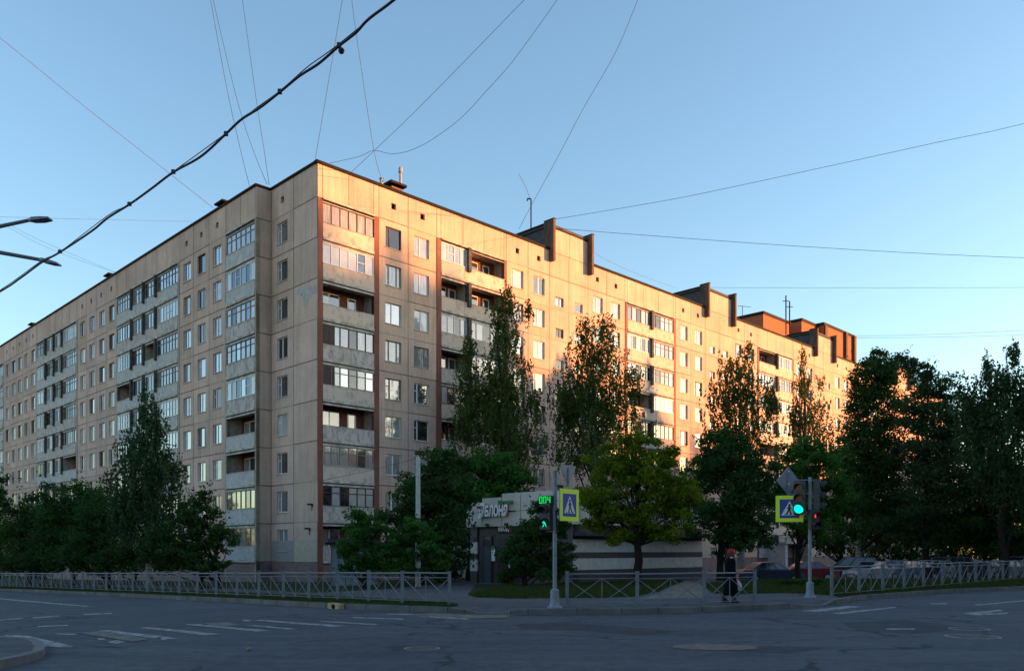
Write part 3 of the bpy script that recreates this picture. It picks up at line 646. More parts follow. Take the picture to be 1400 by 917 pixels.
def loggia(fr, u0, u1, z0, divs, kind, k):
    W = u1 - u0; pr = .06
    par = lr.choice([CONC, CONC, CONC2, CONC3]) if fr is FR else lr.choice([CONC2, CONC3, CONC3, CONC2])
    if fr is FR: par = CONC if k > 5 else lr.choice([CONC, CONC3, CONC3])
    L = MB()
    fr.box(L, u0, u1, -1.3, pr + .04, z0 - .06, z0 + .13, SLAB)
    fr.box(L, u0 + .01, u1 - .01, -.3, pr - .005, z0 - .15, z0 - .062, DIV_SHADOW)  # dark strip stands in for the shadow line below the slab
    fr.box(L, u0 + .01, u1 - .01, -.06, pr, z0 + .13, z0 + 1.08, par)
    fr.box(L, u0, u1, -.08, pr + .03, z0 + 1.08, z0 + 1.12, SLAB)
    if k == 8: fr.box(L, u0, u1, -1.3, pr + .12, z0 + FH - .13, z0 + FH - .03, SLAB)
    fr.box(L, u0, u1, -.09, pr - .02, z0 + 2.52, z0 + FH - .155 - (.07 if k == 8 else 0), SLAB)
    for i in range(1, int(W / 2.4)): fr.box(L, u0 + i * 2.4 - .012, u0 + i * 2.4 + .012, -.01, pr + .004, z0 + .13, z0 + 1.08, JOINT)
    L = L.build('loggia', root)
    segs = []; prev = u0; ds = sorted(divs)
    for d in ds + [None]:
        segs.append((prev, (d - .12) if d is not None else u1)); prev = (d + .12) if d is not None else None
    if ds:
        for d in ds:
            D = MB(); fr.box(D, d - (.11 if kind == 'log4' else .15), d + (.11 if kind == 'log4' else .15), -.2, pr + (.20 if kind == 'log4' else .22), z0 + .78, z0 + FH - .09, DIV_SHADOW); D.build('divider', L)
    hasopen = False
    corner = fr is FR and kind == 'log1'
    for si, (a_, b_) in enumerate(segs):
        gl = MB(); pn = MB(); inn = MB()
        w_ = b_ - a_; n = max(2, round(w_ / (.72 if kind != 'log4' else .62)))
        style = lr.choice(['pvc', 'pvc', 'grey', 'wood', 'wood', 'grey', 'open'] if fr is FR else ['pvc', 'pvc', 'grey', 'wood', 'grey', 'pvc', 'pvc', 'grey'])
        if fr is not FR and lr.random() < .07: style = 'open'
        if corner: style = ['open', 'wood', 'grey', 'open', 'grey', 'wood', 'open', 'pvc', 'curtain'][k]; n = 6
        if fr is FL1 and kind == 'log1': style = ['grey', 'grey', 'open', 'open', 'pvc', 'wood', 'grey', 'pvc', 'grey'][k]
        if fr is FR and kind == 'log2' and k in (5, 6) and a_ < 20: style = ['open', 'pvc'][k - 5] if si == 0 else style
        if fr is FR and kind == 'log2' and k == 8 and 60 < a_ < 90 and si == 0: style = 'open'
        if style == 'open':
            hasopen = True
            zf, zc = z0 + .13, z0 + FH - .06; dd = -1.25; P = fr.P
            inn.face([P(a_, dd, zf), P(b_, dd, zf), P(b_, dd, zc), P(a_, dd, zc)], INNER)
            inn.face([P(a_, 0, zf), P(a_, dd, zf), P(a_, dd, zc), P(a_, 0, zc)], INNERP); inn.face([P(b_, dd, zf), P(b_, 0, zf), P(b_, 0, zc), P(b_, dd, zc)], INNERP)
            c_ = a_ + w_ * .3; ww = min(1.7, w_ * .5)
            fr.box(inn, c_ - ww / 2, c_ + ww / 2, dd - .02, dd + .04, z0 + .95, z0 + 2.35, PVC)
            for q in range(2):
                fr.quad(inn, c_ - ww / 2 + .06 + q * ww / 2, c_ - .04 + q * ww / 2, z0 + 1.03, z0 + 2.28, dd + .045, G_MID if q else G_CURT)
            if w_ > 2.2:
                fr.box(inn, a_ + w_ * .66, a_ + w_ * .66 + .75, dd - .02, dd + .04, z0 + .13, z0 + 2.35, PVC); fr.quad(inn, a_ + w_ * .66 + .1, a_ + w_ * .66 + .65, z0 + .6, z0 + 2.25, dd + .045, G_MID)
        else:
            glazing(fr, gl, pn, a_, b_, z0 + 1.12, z0 + 2.52, style, n, hash((k, round(a_, 1), kind)) & 0xffff)
            if corner and k in (4, 5):   # brown slatted shutter at the left end
                for q in range(7): fr.box(gl, a_ + .05 + q * .14, a_ + .13 + q * .14, .02, .035, z0 + 1.15, z0 + 2.5, WOODD)
        if gl.v: gl.build('glazing_frame', L); pn.build('glazing', L)
        if inn.v: inn.build('recess_wall', L)
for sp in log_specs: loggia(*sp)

# raised stair heads with projecting fins
def stairhead(pa, pb, pf0, pf1):
    ua, ub = FR.u(pa), FR.u(pb); m = MB(); m.use_tint = True
    ZU = 30.45
    mid = (ua + ub) / 2
    for x0, x1 in ((ua, mid), (mid, ub)):
        m.face([FR.P(x0, .002, RZ - .1), FR.P(x1, .002, RZ - .1), FR.P(x1, .002, ZU), FR.P(x0, .002, ZU)], PLASTER, 1.0)
    FR.box(m, mid - .018, mid + .018, 0, .008, RZ - .1, ZU, JOINT); FR.box(m, ua, ub, 0, .009, RZ - .13, RZ - .08, JOINT)
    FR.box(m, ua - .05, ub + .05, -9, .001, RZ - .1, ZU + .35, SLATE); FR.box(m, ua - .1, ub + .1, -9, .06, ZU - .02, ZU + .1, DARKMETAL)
    FR.box(m, ua - .12, ua + .14, -9.1, -.35, ZU + .3, ZU + .46, DARKMETAL)
    h = m.build('stair_head', root)
    for x in (ua, ub):
        m = MB(); FR.box(m, x - .14, x + .14, -.6, .55, 27.35, 31.0, FINM); FR.box(m, x - .16, x + .16, -.62, .58, 31.0, 31.08, DARKMETAL); m.build('fin', h)
for pa, pb in ((752, 804.5), (964.2, 1000.5), (1113, 1138.6), (1222, 1241.5)): stairhead(pa, pb, 0, 0)
# things on the roof
PIPE = mat('grey_pipe', (.34, .33, .32), rough=.6, var=.3, scale=8)
def roofpt(px, py, back=2.0):
    u = FR.u(px); P_ = FR.P(u, -back, RZ); k2 = (px - CX) / F; P_ = FR.P(u + (k2 * P_.y - P_.x) / (FR.X.x - k2 * FR.X.y), -back, RZ); return P_, CZ + (HZ - py) / F * P_.y
P_, zt = roofpt(547.5, 229, 2.5); mb = MB(); mb.bar((P_.x, P_.y, RZ), (P_.x, P_.y, zt - .4), .10, PIPE); mb.bar((P_.x, P_.y, zt - .4), (P_.x, P_.y, zt), .17, PIPE, r2=.14); mb.build('vent_pipe', root)
P_, zt = roofpt(521.5, 244.5, 1.2); mb = MB(); mb.bar((P_.x, P_.y, RZ), (P_.x, P_.y, zt), .16, PIPE, r2=.12); mb.bar((P_.x, P_.y, zt), (P_.x, P_.y, zt + .1), .19, PIPE, r2=.04); mb.build('vent_pipe', root)
def chimney(fr, px, back, h=1.0, w_=.5):
    u = fr.u(px); m = MB(); fr.box(m, u - w_, u + w_, -back - 1, -back, RZ - .1, RZ + h * .72, REDP); fr.box(m, u - w_ - .25, u + w_ + .25, -back - 1.25, -back + .25, RZ + h * .85, RZ + h, DARKMETAL)
    for du in (-w_ + .05, w_ - .1): fr.box(m, u + du, u + du + .06, -back - .9, -back - .1, RZ + h * .72, RZ + h * .85, DARKMETAL)
    m.build('chimney', root)
chimney(FR, 553, .9, 1.15); chimney(FL1, 294, .5, .9, .45); chimney(FL1, 141, .5, .9, .45); chimney(FL1, 37, .5, .9, .45)
P_, zt = roofpt(726, 272, 3.0); mb = MB(); mb.bar((P_.x, P_.y, RZ), (P_.x, P_.y, zt), .06, DARKMETAL); mb.bar((P_.x, P_.y, zt), (P_.x - .35, P_.y, zt + .02), .07, DARKMETAL); mb.bar((P_.x - .35, P_.y, zt), (P_.x - .35, P_.y, zt - .2), .05, DARKMETAL); mb.build('antenna', root)
P_ = at(1015, 418, 108); mb = MB(); mb.bar((P_.x, P_.y, RZ), P_, .04, DARKMETAL); mb.bar(P_ + Vector((-.6, 0, 0)), P_ + Vector((1.2, .5, 0)), .03, DARKMETAL); mb.build('antenna', root)
# ground floor entrance canopy and side porch
ua, ub = FR.u(1048), FR.u(1090); mb = MB(); FR.box(mb, ua, ub, .02, 2.6, 2.55, 2.75, SLAB); FR.box(mb, ua + .3, ua + .9, .02, 2.3, -1, 2.55, CONC2); FR.box(mb, ub - .9, ub - .5, .02, 2.3, -1, 2.55, CONC2); mb.build('entrance_canopy', root)
mb = MB(); u_ = FR.u(636); FR.box(mb, u_ - .8, u_ + .6, .02, 1.6, -1.2, 2.1, CONC2); mb.build('porch', root)

# brick tower block behind
BR = mat('red_brick', (.36, .105, .045), rough=.9, var=.2, scale=6, bump=.4, bscale=8); BR2 = mat('brick_trim', (.48, .42, .34), rough=.9)
t = BR.node_tree
br = bpy.data.objects
bb = empty('brick_apartment_building', (*at(1126, 752, 165).xy, -1.2), 'red brick tower block rising behind the far end of the tan block', 'apartment building')
blocks = [(1043.6, 429, 1080, 150, 26), (1096, 438.5, 1118, 158, 28), (1126, 444, 1167.5, 162, 30)]
mb = MB(); tr_ = MB(); wn = MB()
for i, (pl, pt, pr_, Yb, dep) in enumerate(blocks):
    o_ = ((pl - CX) / F * Yb, Yb); f_ = Rot(o_, D2); ub = f_.u(pr_); zt = CZ + (HZ - pt) / F * Yb
    f_.box(mb, 0, ub, -dep, 0, -1.2, zt, BR)
    f_.box(tr_, -.15, ub + .15, -dep, .15, zt, zt + .5, DARKMETAL)
    if i == 2:
        f_.box(tr_, 9.2, 10.0, 0, .5, -1, zt + .3, FINM); f_.box(tr_, ub - .8, ub + .1, .01, .5, -1, zt + .2, FINM)
        f_.box(tr_, 9.2, ub, .01, .25, zt - 7.2, zt - 6.7, BR2); f_.box(tr_, .2, 1.2, .01, .3, -1, zt, FINM)
    if i == 0: f_.box(wn, 3, 4.4, -.5, .02, zt - 4.6, zt - 3.2, HOLE); f_.box(wn, 7, 12, -.5, .03, zt - 8, zt - 4, SLATE)
    for k in range(11):
        for j in range(max(1, int(ub / 4))): f_.box(wn, 2 + j * 4, 3.5 + j * 4, -.1, .03, 2 + k * 2.9, 3.5 + k * 2.9, G_CURT)
mb.build('wall', bb); tr_.build('wall_trim', bb); wn.build('windows', bb)
mb = MB()
for px, py in ((1074.5, 404), (1079.5, 412)):
    P_ = at(px, py, 156); mb.bar((P_.x, P_.y, 42), P_, .12, DARKMETAL)
    mb.bar(P_ + Vector((-.6, 0, -1)), P_ + Vector((.6, 0, -1)), .07, DARKMETAL)
mb.build('antenna_mast', bb)
# ------------------------------------------------------------------ the shop
YS = 44.3; SC = ((783 - CX) / F * YS, YS)
shop = empty('shop', (SC[0], SC[1], gz(*SC)), 'single storey corner shop with pale fascia and red edged letter sign', 'shop')
SF = Rot(SC, (-D1[0], -D1[1])); SR = Rot(SC, D2)
uA = SF.u(644); uB = SR.u(960)
FASC = mat('fascia_panel', (.56, .50, .45), rough=.7, var=.12, scale=1.5); BROWN = mat('brown_tile', (.075, .055, .055), rough=.6, var=.3, scale=6, bump=.3)
WTILE = mat('pale_tile', (.60, .57, .51), rough=.7, var=.15, scale=3); BLK = mat('black_metal', (.02, .02, .022), rough=.5); SHUT = mat('dark_shopfront', (.03, .025, .03), rough=.35)
mb = MB()
ZF0, ZF1 = 3.15, 4.85
SF.box(mb, uA, 0, -9, 0, -1.2, ZF0, BROWN)
SR.box(mb, .02, uB, -7, .0, -1.2, ZF0 - .005, BROWN)
mb.build('wall', shop)
mb = MB()     # fascia: stepped top on the front
SF.box(mb, uA - .15, uA + 1.25, -.4, .25, ZF0 - .02, 4.55, FASC); SF.box(mb, uA + 1.25, uA + 2.9, -.4, .255, ZF0 - .02, 4.78, FASC); SF.box(mb, uA + 2.9, .25, -.4, .25, ZF0 - .02, 4.98, FASC)
SR.box(mb, -.24, uB + .1, -.4, .25, 3.3, 4.7, FASC)
mb.build('fascia', shop)
mb = MB()
for x in (uA + 1.25, uA + 2.9, uA + 4.4, uA + 5.9): SF.box(mb, x - .012, x + .012, .2, .262, ZF0, 4.9 if x > uA + 2 else 4.55, BROWN)
SF.box(mb, uA, .2, .2, .259, 3.95, 3.975, BROWN)
for k in range(1, 9): SR.box(mb, k * uB / 9 - .012, k * uB / 9 + .012, .2, .256, 3.3, 4.7, BROWN)
mb.build('fascia_seams', shop)
mb = MB(); SF.box(mb, uA, 0, -9, -.4, 4.3, 4.4, DARKMETAL); SR.box(mb, .02, uB, -7, -.4, 4.25, 4.39, DARKMETAL)
SR.box(mb, .1, uB + .1, .0, .6, 2.52, 2.72, SLATE); mb.build('roof', shop)
mb = MB()
for z0, z1 in ((.86, 1.62), (2.06, 2.62), (-.2, .3)):
    pass
zs = lambda py, Y: CZ + (HZ - py) / F * Y
SR.box(mb, 0.0, uB, 0, .03, zs(763, 44.3) + .02, zs(754.5, 44.3), BROWN)
SR.box(mb, 0.01, uB - .01, 0, .022, zs(754.5, 44.3), zs(736.5, 44.3), WTILE); SR.box(mb, 0.01, uB - .01, 0, .022, zs(779, 44.3), zs(763, 44.3), WTILE)
mb.build('banded_cladding', shop)
mb = MB()     # left corner column with pale squares
u0 = uA + .02; Yl = SF.P(uA, 0, 0).y
SF.box(mb, u0, u0 + .62, 0, .1, -1, 3.12, BROWN)
for y0, y1 in ((741, 756.5), (764.5, 780)): SF.box(mb, u0 + .02, u0 + .64, .02, .12, zs(y1, Yl), zs(y0, Yl), WTILE)
mb.build('corner_column', shop)
mb = MB(); SF.box(mb, u0 + 1.1, u0 + 1.75, .0, .05, -.2, 2.5, G_SKY); SF.box(mb, u0 + 2.3, u0 + 4.3, 0, .05, -.3, 2.45, SHUT)
SF.box(mb, u0 + 3.25, u0 + 3.32, .05, .07, -.3, 2.45, PVC); mb.build('door', shop)
mb = MB(); SF.box(mb, u0 + 1.0, u0 + 1.1, 0, .08, -.3, 2.6, BLK); SF.box(mb, u0 + 1.75, u0 + 1.85, 0, .08, -.3, 2.6, BLK); mb.build('door_frame', shop)
for x in (uA + .55, uA + 1.75, uA + 3.35):
    mb = MB(); P_ = SF.P(x, .3, ZF0 - .12); mb.bar(SF.P(x, .2, ZF0 + .05), P_, .03, BLK); SF.box(mb, x - .09, x + .09, .28, .44, ZF0 + .0, ZF0 + .15, BLK); mb.build('floodlight', shop)

def text_obj(name, s, size, fr, u, n, z, m, depth=.02, parent=None, bold=0.0, sx=1.0, shear=0.0, side=None, align='LEFT'):
    cu = bpy.data.curves.new('tmp', 'FONT'); cu.body = s; cu.size = size; cu.extrude = depth; cu.offset = bold; cu.shear = shear; cu.align_x = align; cu.resolution_u = 4
    to = bpy.data.objects.new('tmp', cu); COL.objects.link(to)
    bpy.context.view_layer.update(); dg = bpy.context.evaluated_depsgraph_get()
    me = bpy.data.meshes.new_from_object(to.evaluated_get(dg)); bpy.data.objects.remove(to); bpy.data.curves.remove(cu)
    me.name = name; me.materials.clear(); me.materials.append(m)
    if side:
        me.materials.append(side)
        for p in me.polygons: p.material_index = 0 if p.normal.z > .9 else 1
    # text plane (x, y) -> (along X, up); its +z -> outward
    M = Matrix(((fr.X.x * sx, 0, fr.N.x), (fr.X.y * sx, 0, fr.N.y), (0, 1, 0)))
    P_ = fr.P(u, n, z)
    off = P_ - (wl(parent) if parent else Vector())
    for v in me.vertices: v.co = M @ v.co + off
    me.update()
    o = bpy.data.objects.new(name, me); COL.objects.link(o)
    if parent: o.parent = parent
    return o
SIGNW = mat('sign_white', (.86, .87, .9), rough=.4); SIGNR = mat('sign_red', (.42, .02, .02), rough=.4); SIGNG = mat('sign_green', (.02, .22, .06), rough=.4); MAROON = mat('maroon_board', (.13, .015, .015), rough=.6)
zl = lambda py, u: zs(py, SF.P(u, 0, 0).y)
ua = SF.u(661); ub = SF.u(709)
Ym = SF.P((ua + ub) / 2, 0, 0).y
text_obj('sign_letters', 'Я', 1.12, SF, ua, .42, zs(707, Ym), SIGNW, .03, shop, bold=.035, sx=.78, shear=.12, side=SIGNR)
text_obj('sign_letters', 'БЛОНЯ', .80, SF, ua + .56, .42, zs(705, Ym), SIGNW, .03, shop, bold=.035, sx=.67, shear=.08, side=SIGNR)
mb = MB(); ap = MB()
for k in range(2):
    P_ = SF.P(ua + .14 + k * .13, .56, zs(692, Ym)); 
    for j in range(1): ap.lathe((P_.x, P_.y, P_.z - .14), [(.02, .04), (.075, .07), (.09, .13), (.08, .18), (.02, .19)], SIGNR, 12)
P_ = SF.P(ua + .2, .56, zs(690, Ym)); ap.bar(P_, P_ + Vector((.04, 0, .14)), .015, BLK); ap.build('apple_emblem', shop)
mb = MB(); SF.box(mb, ua - .1, ub, .25, .31, zs(700, Ym), zs(698.6, Ym), BLK); mb.build('sign_rail', shop)
text_obj('green_letters', 'Магазин', .30, SF, SF.u(687), .34, zs(689.5, Ym), SIGNG, .04, shop, bold=.012, sx=.95, side=SIGNG)
mb = MB(); SF.box(mb, SF.u(681), SF.u(702), .05, .12, zl(727.5, SF.u(690)), zl(716.5, SF.u(690)), MAROON); bd = mb.build('entrance_board', shop)
text_obj('entrance_lettering', 'ВХОД', .38, SF, SF.u(683.5), .135, zl(725.3, SF.u(690)), SIGNW, .006, bd, bold=.008, sx=.80)
mb = MB(); SF.box(mb, SF.u(673.5), SF.u(678), .06, .10, zs(766, Yl), zs(749, Yl), SIGNW); SF.box(mb, SF.u(673.8), SF.u(677.7), .10, .105, zs(751, Yl), zs(746, Yl), SIGNG); mb.build('poster', shop)
ur = SR.u(862)
Yr = SR.P(ur, 0, 0).y
text_obj('sign_letters', 'ЯБЛОНЯ', .85, SR, ur, .34, zs(710, Yr), SIGNW, .08, shop, bold=.02, sx=.72, side=SIGNR)
text_obj('green_letters', 'Магазин', .42, SR, SR.u(888), .34, zs(695, Yr + 1), SIGNG, .04, shop, bold=.012, side=SIGNG)

# grey kiosk at the foot of the block and a concrete post
KM = mat('kiosk_grey_paint', (.16, .19, .22), rough=.6, var=.2, scale=2)
kx, ky = (446 - CX) / F * 47.5, 47.5; kg = gz(kx, ky)
kio = empty('kiosk', (kx, ky, kg), 'grey metal kiosk with dark overhanging roof beside the corner of the block', 'kiosk'); KF = Rot((kx, ky, kg), (1, .12))
mb = MB(); KF.box(mb, .25, 2.9, -2.2, 0, 0, 2.55, KM)
for i in range(7): KF.box(mb, .3 + i * .38, .32 + i * .38, 0, .02, .1, 2.5, DARKMETAL)
mb.build('wall', kio)
mb = MB(); KF.box(mb, -.05, 3.15, -2.5, .3, 2.5, 2.62, DARKMETAL); KF.box(mb, .1, 3.0, -2.35, .18, 2.62, 2.85, SLATE); mb.build('roof', kio)
px_, py_ = (571.5 - CX) / F * 43, 43; pz = gz(px_, py_)
mb = MB(); mb.bar((px_, py_, pz), (px_, py_, zs(624, 43)), .14, mat('concrete_post', (.42, .42, .41), var=.2), r2=.11, n=8)
for k in range(1, 4): mb.bar((px_ - .16, py_, pz + 1.9 * k), (px_ + .16, py_, pz + 1.9 * k), .02, BLK)
tag(mb.build_at('concrete_post', (px_, py_, pz)), 'tall pale concrete post rising out of the bushes below the block', 'post')

# ------------------------------------------------------------------ fences
FP = mat('fence_paint', (.15, .172, .195), rough=.55, var=.2, scale=5)
rjit = random.Random(4)
def fence_post(parent, p, z, H):
    H += rjit.uniform(-.012, .012); p = (p[0] + rjit.uniform(-.012, .012), p[1] + rjit.uniform(-.012, .012)); m = MB(); m.box((p[0] - .045, p[1] - .045, z - .02), (p[0] + .045, p[1] + .045, z + H), FP); m.box((p[0] - .055, p[1] - .055, z + H), (p[0] + .055, p[1] + .055, z + H + .03), FP); return m.build('post', parent)
def fence_panel(parent, a, b, za, zb, H):
    za += rjit.uniform(-.012, .012); zb += rjit.uniform(-.012, .012)
    A = lambda f, z: Vector((a[0] + (b[0] - a[0]) * f, a[1] + (b[1] - a[1]) * f, za + (zb - za) * f + z))
    m = MB(); r_ = .013
    m.bar(A(0, H - .04), A(1, H - .04), .026, FP); m.bar(A(0, H - .17), A(1, H - .17), .014, FP, n=6); m.bar(A(0, .10), A(1, .10), .012, FP, n=6)
    m.bar(A(.5, H - .17), A(.5, .10), .012, FP, n=6)
    t_, b_ = H - .17, .10
    for q in ((0, t_, .5, b_), (.5, t_, 0, b_), (.5, t_, 1, b_), (1, t_, .5, b_)): m.bar(A(q[0], q[1]), A(q[2], q[3]), r_, FP, n=6)
    for f_ in (.25, .75):
        c = A(f_, (t_ + b_) / 2); m.box((c.x - .03, c.y - .015, c.z - .03), (c.x + .03, c.y + .015, c.z + .03), FP)
    return m.build('panel', parent)
def fence(pts, H, label, h=.156):
    z = [gz(*p) + h for p in pts]
    e = empty('street_fence', (*pts[0], z[0]), label, 'fence')
    for i, p in enumerate(pts): fence_post(e, p, z[i], H)
    for i in range(len(pts) - 1): fence_panel(e, pts[i], pts[i + 1], z[i], z[i + 1], H)
    return e
pts = [ground(615, 826.6, .16), P0]
for i in range(1, 30): pts.append((P0[0] + D1[0] * 1.765 * i, P0[1] + D1[1] * 1.765 * i))
fence(pts, .96, 'long grey steel railing fence with crossed bars running away at the left')
pts = [ground(775, 828.6, .16), ground(871, 828.8, .16), ground(962, 827.6, .16), ground(1031.5, 823.8, .16)]
fence(pts, .97, 'short grey railing of three panels between the two traffic light poles')
Yf = 28.9; pts = []
for px in (1137, 1174, 1206.5, 1236.5, 1262.5, 1288.5, 1312.5, 1333.5, 1352.5, 1371, 1388, 1403.5, 1418):
    Yq = Yf * 713 / (1850 - px); pts.append(((px - CX) / F * Yq, Yq))
fence(pts, 1.06, 'grey railing fence on the grass verge in front of the parked cars')

# ------------------------------------------------------------------ traffic lights and signs
GALV = mat('galvanised_pole', (.20, .23, .26), rough=.5, var=.25, scale=9); HEADM = mat('signal_housing', (.045, .055, .055), rough=.5); VIS = mat('signal_visor', (.012, .012, .014), rough=.6)
BACKG = mat('sign_back', (.20, .22, .25), rough=.5, metal=.2, var=.12, scale=4)
LIME = mat('lime_border', (.72, .88, .02), rough=.5); BLUE = mat('sign_blue', (.012, .035, .28), rough=.4); WH = mat('sign_face_white', (.62, .64, .66), rough=.4); BK = mat('sign_black', (.01, .01, .012), rough=.5)
GRN = mat('green_led', (.0, .1, .03), emit=(.005, .95, .12), estr=.30); GRN2 = mat('green_walk_led', (.0, .1, .06), emit=(.0, .85, .38), estr=.32); GRNL = mat('green_lens_lit', (.0, .1, .07), emit=(.0, 1.0, .58), estr=.42); RED = mat('red_lens_lit', (.2, .005, .0), emit=(1.0, .05, .02), estr=.42)
DL = mat('unlit_lens', (.02, .02, .022), rough=.2)
def pole(px, py, ptop, label):
    p = ground(px, py, .16); z = gz(*p) + .157
    e = empty('traffic_light', (*p, z), label, 'traffic light'); S_ = F / p[1]; zt = CZ + (HZ - ptop) / S_
    m = MB(); m.bar((*p, z + .3), (*p, zt), .058, GALV, n=16); m.build('pole', e)
    m = MB(); m.lathe((*p, z), [(.21, 0), (.21, .03), (.15, .07), (.125, .2), (.12, .5), (.06, .54)], GALV, 20); m.build('base', e)
    return e, p, zt
def visor(m, c, X, N, r, L, down=0.06):
    """hooded visor: an open half tube ahead of a lens"""
    n = 12; Z = Vector((0, 0, 1)); i = len(m.v); k = m.mi(VIS)
    for j in range(n + 1):
        t = R(-25) + R(230) * j / n; d = X * math.cos(t) * r + Z * math.sin(t) * r
        for rr, f_ in ((1, 0), (1, 1), (.93, 1), (.93, 0)):
            Lj = L * (.55 + .45 * max(0, math.sin(t)))
            m.v.append(tuple(c + d * rr + N * (Lj * f_) - Z * down * f_))
    for j in range(n):
        for q in range(4):
            a_ = i + j * 4; m.f.append((a_ + q, a_ + (q + 1) % 4, a_ + 4 + (q + 1) % 4, a_ + 4 + q)); m.m.append(k); m.tint.append(1)
def disc(m, c, X, r, mt, n=20):
    Z = Vector((0, 0, 1)); m.face([c + X * math.cos(2 * math.pi * j / n) * r + Z * math.sin(2 * math.pi * j / n) * r for j in range(n)], mt)
def signal(e, o, ang, z0, n, lenses, w_=.30, hgt=.30, name='signal_head'):
    """o: centre (x, y); ang: heading of the face in degrees, 0 = towards the photographer"""
    fr_ = Rot((o[0], o[1]), (math.cos(R(ang)), math.sin(R(ang)))); X = fr_.X; N = fr_.N
    m = MB(); fr_.box(m, -w_ / 2, w_ / 2, -.12, .06, z0, z0 + n * hgt, HEADM)
    for k in range(n + 1): fr_.box(m, -w_ / 2 - .005, w_ / 2 + .005, -.125, .065, z0 + k * hgt - .008, z0 + k * hgt + .008, VIS)
    h = m.build(name, e, bevel=.01)
    for k, ln in enumerate(lenses):
        c = fr_.P(0, .066, z0 + (k + .5) * hgt); r_ = hgt * (.43 if ln == 'g' else .36)
        m = MB(); 
        if ln in ('walk', 'stop'):
            disc(m, c, X, r_, VIS)
            c2 = c + N * .006; mt = GRN2 if ln == 'walk' else RED; Z = Vector((0, 0, 1))
            def q(pts_): m.face([c2 + X * a_ * r_ + Z * b_ * r_ for a_, b_ in pts_], mt)
            disc(m, c2 + Z * r_ * .62 + X * -.1 * r_, X, r_ * .2, mt, 10)
            if ln == 'walk':
                q([(-.28, .4), (.12, .4), (.22, -.15), (-.18, -.15)]); q([(-.18, -.1), (.02, -.1), (-.28, -.85), (-.5, -.85)]); q([(-.02, -.1), (.22, -.1), (.6, -.85), (.36, -.85)]); q([(-.28, .38), (-.2, .2), (-.5, -.1), (-.6, 0)])
            else: q([(-.2, .4), (.2, .4), (.22, -.9), (-.22, -.9)])
        else: disc(m, c, X, r_, {'g': GRNL, 'r': RED, 'off': DL}[ln])
        m.build('lens', h)
        m = MB(); visor(m, c - N * .005, X, N, r_ * 1.12, .26, .05); m.build('visor', h)
    return h, fr_
def crosswalk_sign(o, ang, zc, label, W=.90, flip=False):
    fr_ = Rot((o[0], o[1]), (math.cos(R(ang)), math.sin(R(ang)))); e = empty('crosswalk_sign', (o[0], o[1], zc - W / 2), label, 'road sign', 'pedestrian crossing signs')
    h = W / 2; s_ = W * .355
    m = MB(); fr_.box(m, -h, h, -.02, 0, zc - h, zc + h, BACKG); m.build('plate', e, bevel=.004)
    m = MB(); P = lambda u, v, n: fr_.P(u * (-1 if flip else 1), n, zc + v)
    def poly(p_, n, mt): 
        pp = [P(a_, b_, n) for a_, b_ in p_]
        if flip: pp = pp[::-1]
        m.face(pp, mt)
    def rect(x0, x1, y0, y1, n, mt): poly([(x0, y0), (x1, y0), (x1, y1), (x0, y1)], n, mt)
    rect(-h + .005, h - .005, -h + .005, h - .005, .002, LIME); rect(-s_, s_, -s_, s_, .004, BLUE)
    poly([(-s_ * .84, -s_ * .70), (s_ * .84, -s_ * .70), (0, s_ * .84)], .006, WH)
    # walking figure
    k = s_
    n_ = 10; poly([(k * (.0 + .13 * math.cos(2 * math.pi * j / n_)), k * (.40 + .13 * math.sin(2 * math.pi * j / n_))) for j in range(n_)], .008, BK)
    poly([(-.11 * k, .27 * k), (.15 * k, .27 * k), (.17 * k, -.20 * k), (-.10 * k, -.20 * k)], .008, BK)
    poly([(-.10 * k, -.16 * k), (.07 * k, -.16 * k), (-.10 * k, -.66 * k), (-.27 * k, -.66 * k)], .0083, BK); poly([(.0 * k, -.16 * k), (.17 * k, -.16 * k), (.42 * k, -.62 * k), (.24 * k, -.66 * k)], .0086, BK)
    poly([(-.06 * k, .22 * k), (-.04 * k, .08 * k), (-.20 * k, -.08 * k), (-.24 * k, -.02 * k)], .0083, BK); poly([(.12 * k, .22 * k), (.10 * k, .10 * k), (.28 * k, -.02 * k), (.30 * k, .04 * k)], .0083, BK)
    for x in (-.50, -.05, .44): poly([((x - .08) * k, -.66 * k), ((x + .10) * k, -.66 * k), ((x + .06) * k, -.57 * k), ((x - .04) * k, -.57 * k)], .0089, BK)
    m.build('face', e)
    return e, fr_
# left pole
e1, p1, z1 = pole(758.5, 830.5, 643, 'traffic light pole beside the lime bordered sign with green walking figure and 004 countdown')
S1 = F / p1[1]; X1 = lambda px: (px - CX) / S1; Z1 = lambda py: CZ + (HZ - py) / S1
h, fr_ = signal(e1, (X1(746), p1[1] - .05), -32, Z1(723.5), 2, ['walk', 'off'], w_=.32, hgt=.36)
m = MB(); fr_ = Rot((X1(746), p1[1] - .05), (math.cos(R(-20)), math.sin(R(-20)))); fr_.box(m, -.19, .19, -.10, .05, Z1(689.3), Z1(677.5), VIS); cd = m.build('countdown_box', e1)
m = MB()
def digit(x0, segs, w_=.082, h_=.19, zb=Z1(688.6) + .012, t_=.017):
    sg = {'a': (0, w_, h_ - t_, h_), 'g': (0, w_, h_ / 2 - t_ / 2, h_ / 2 + t_ / 2), 'd': (0, w_, 0, t_), 'f': (0, t_, h_ / 2, h_), 'b': (w_ - t_, w_, h_ / 2, h_), 'e': (0, t_, 0, h_ / 2), 'c': (w_ - t_, w_, 0, h_ / 2)}
    for i_, s_ in enumerate(segs): a_, b_, c_, d_ = sg[s_]; fr_.quad(m, x0 + a_, x0 + b_, zb + c_, zb + d_, .053 + i_ * .0008, GRN)
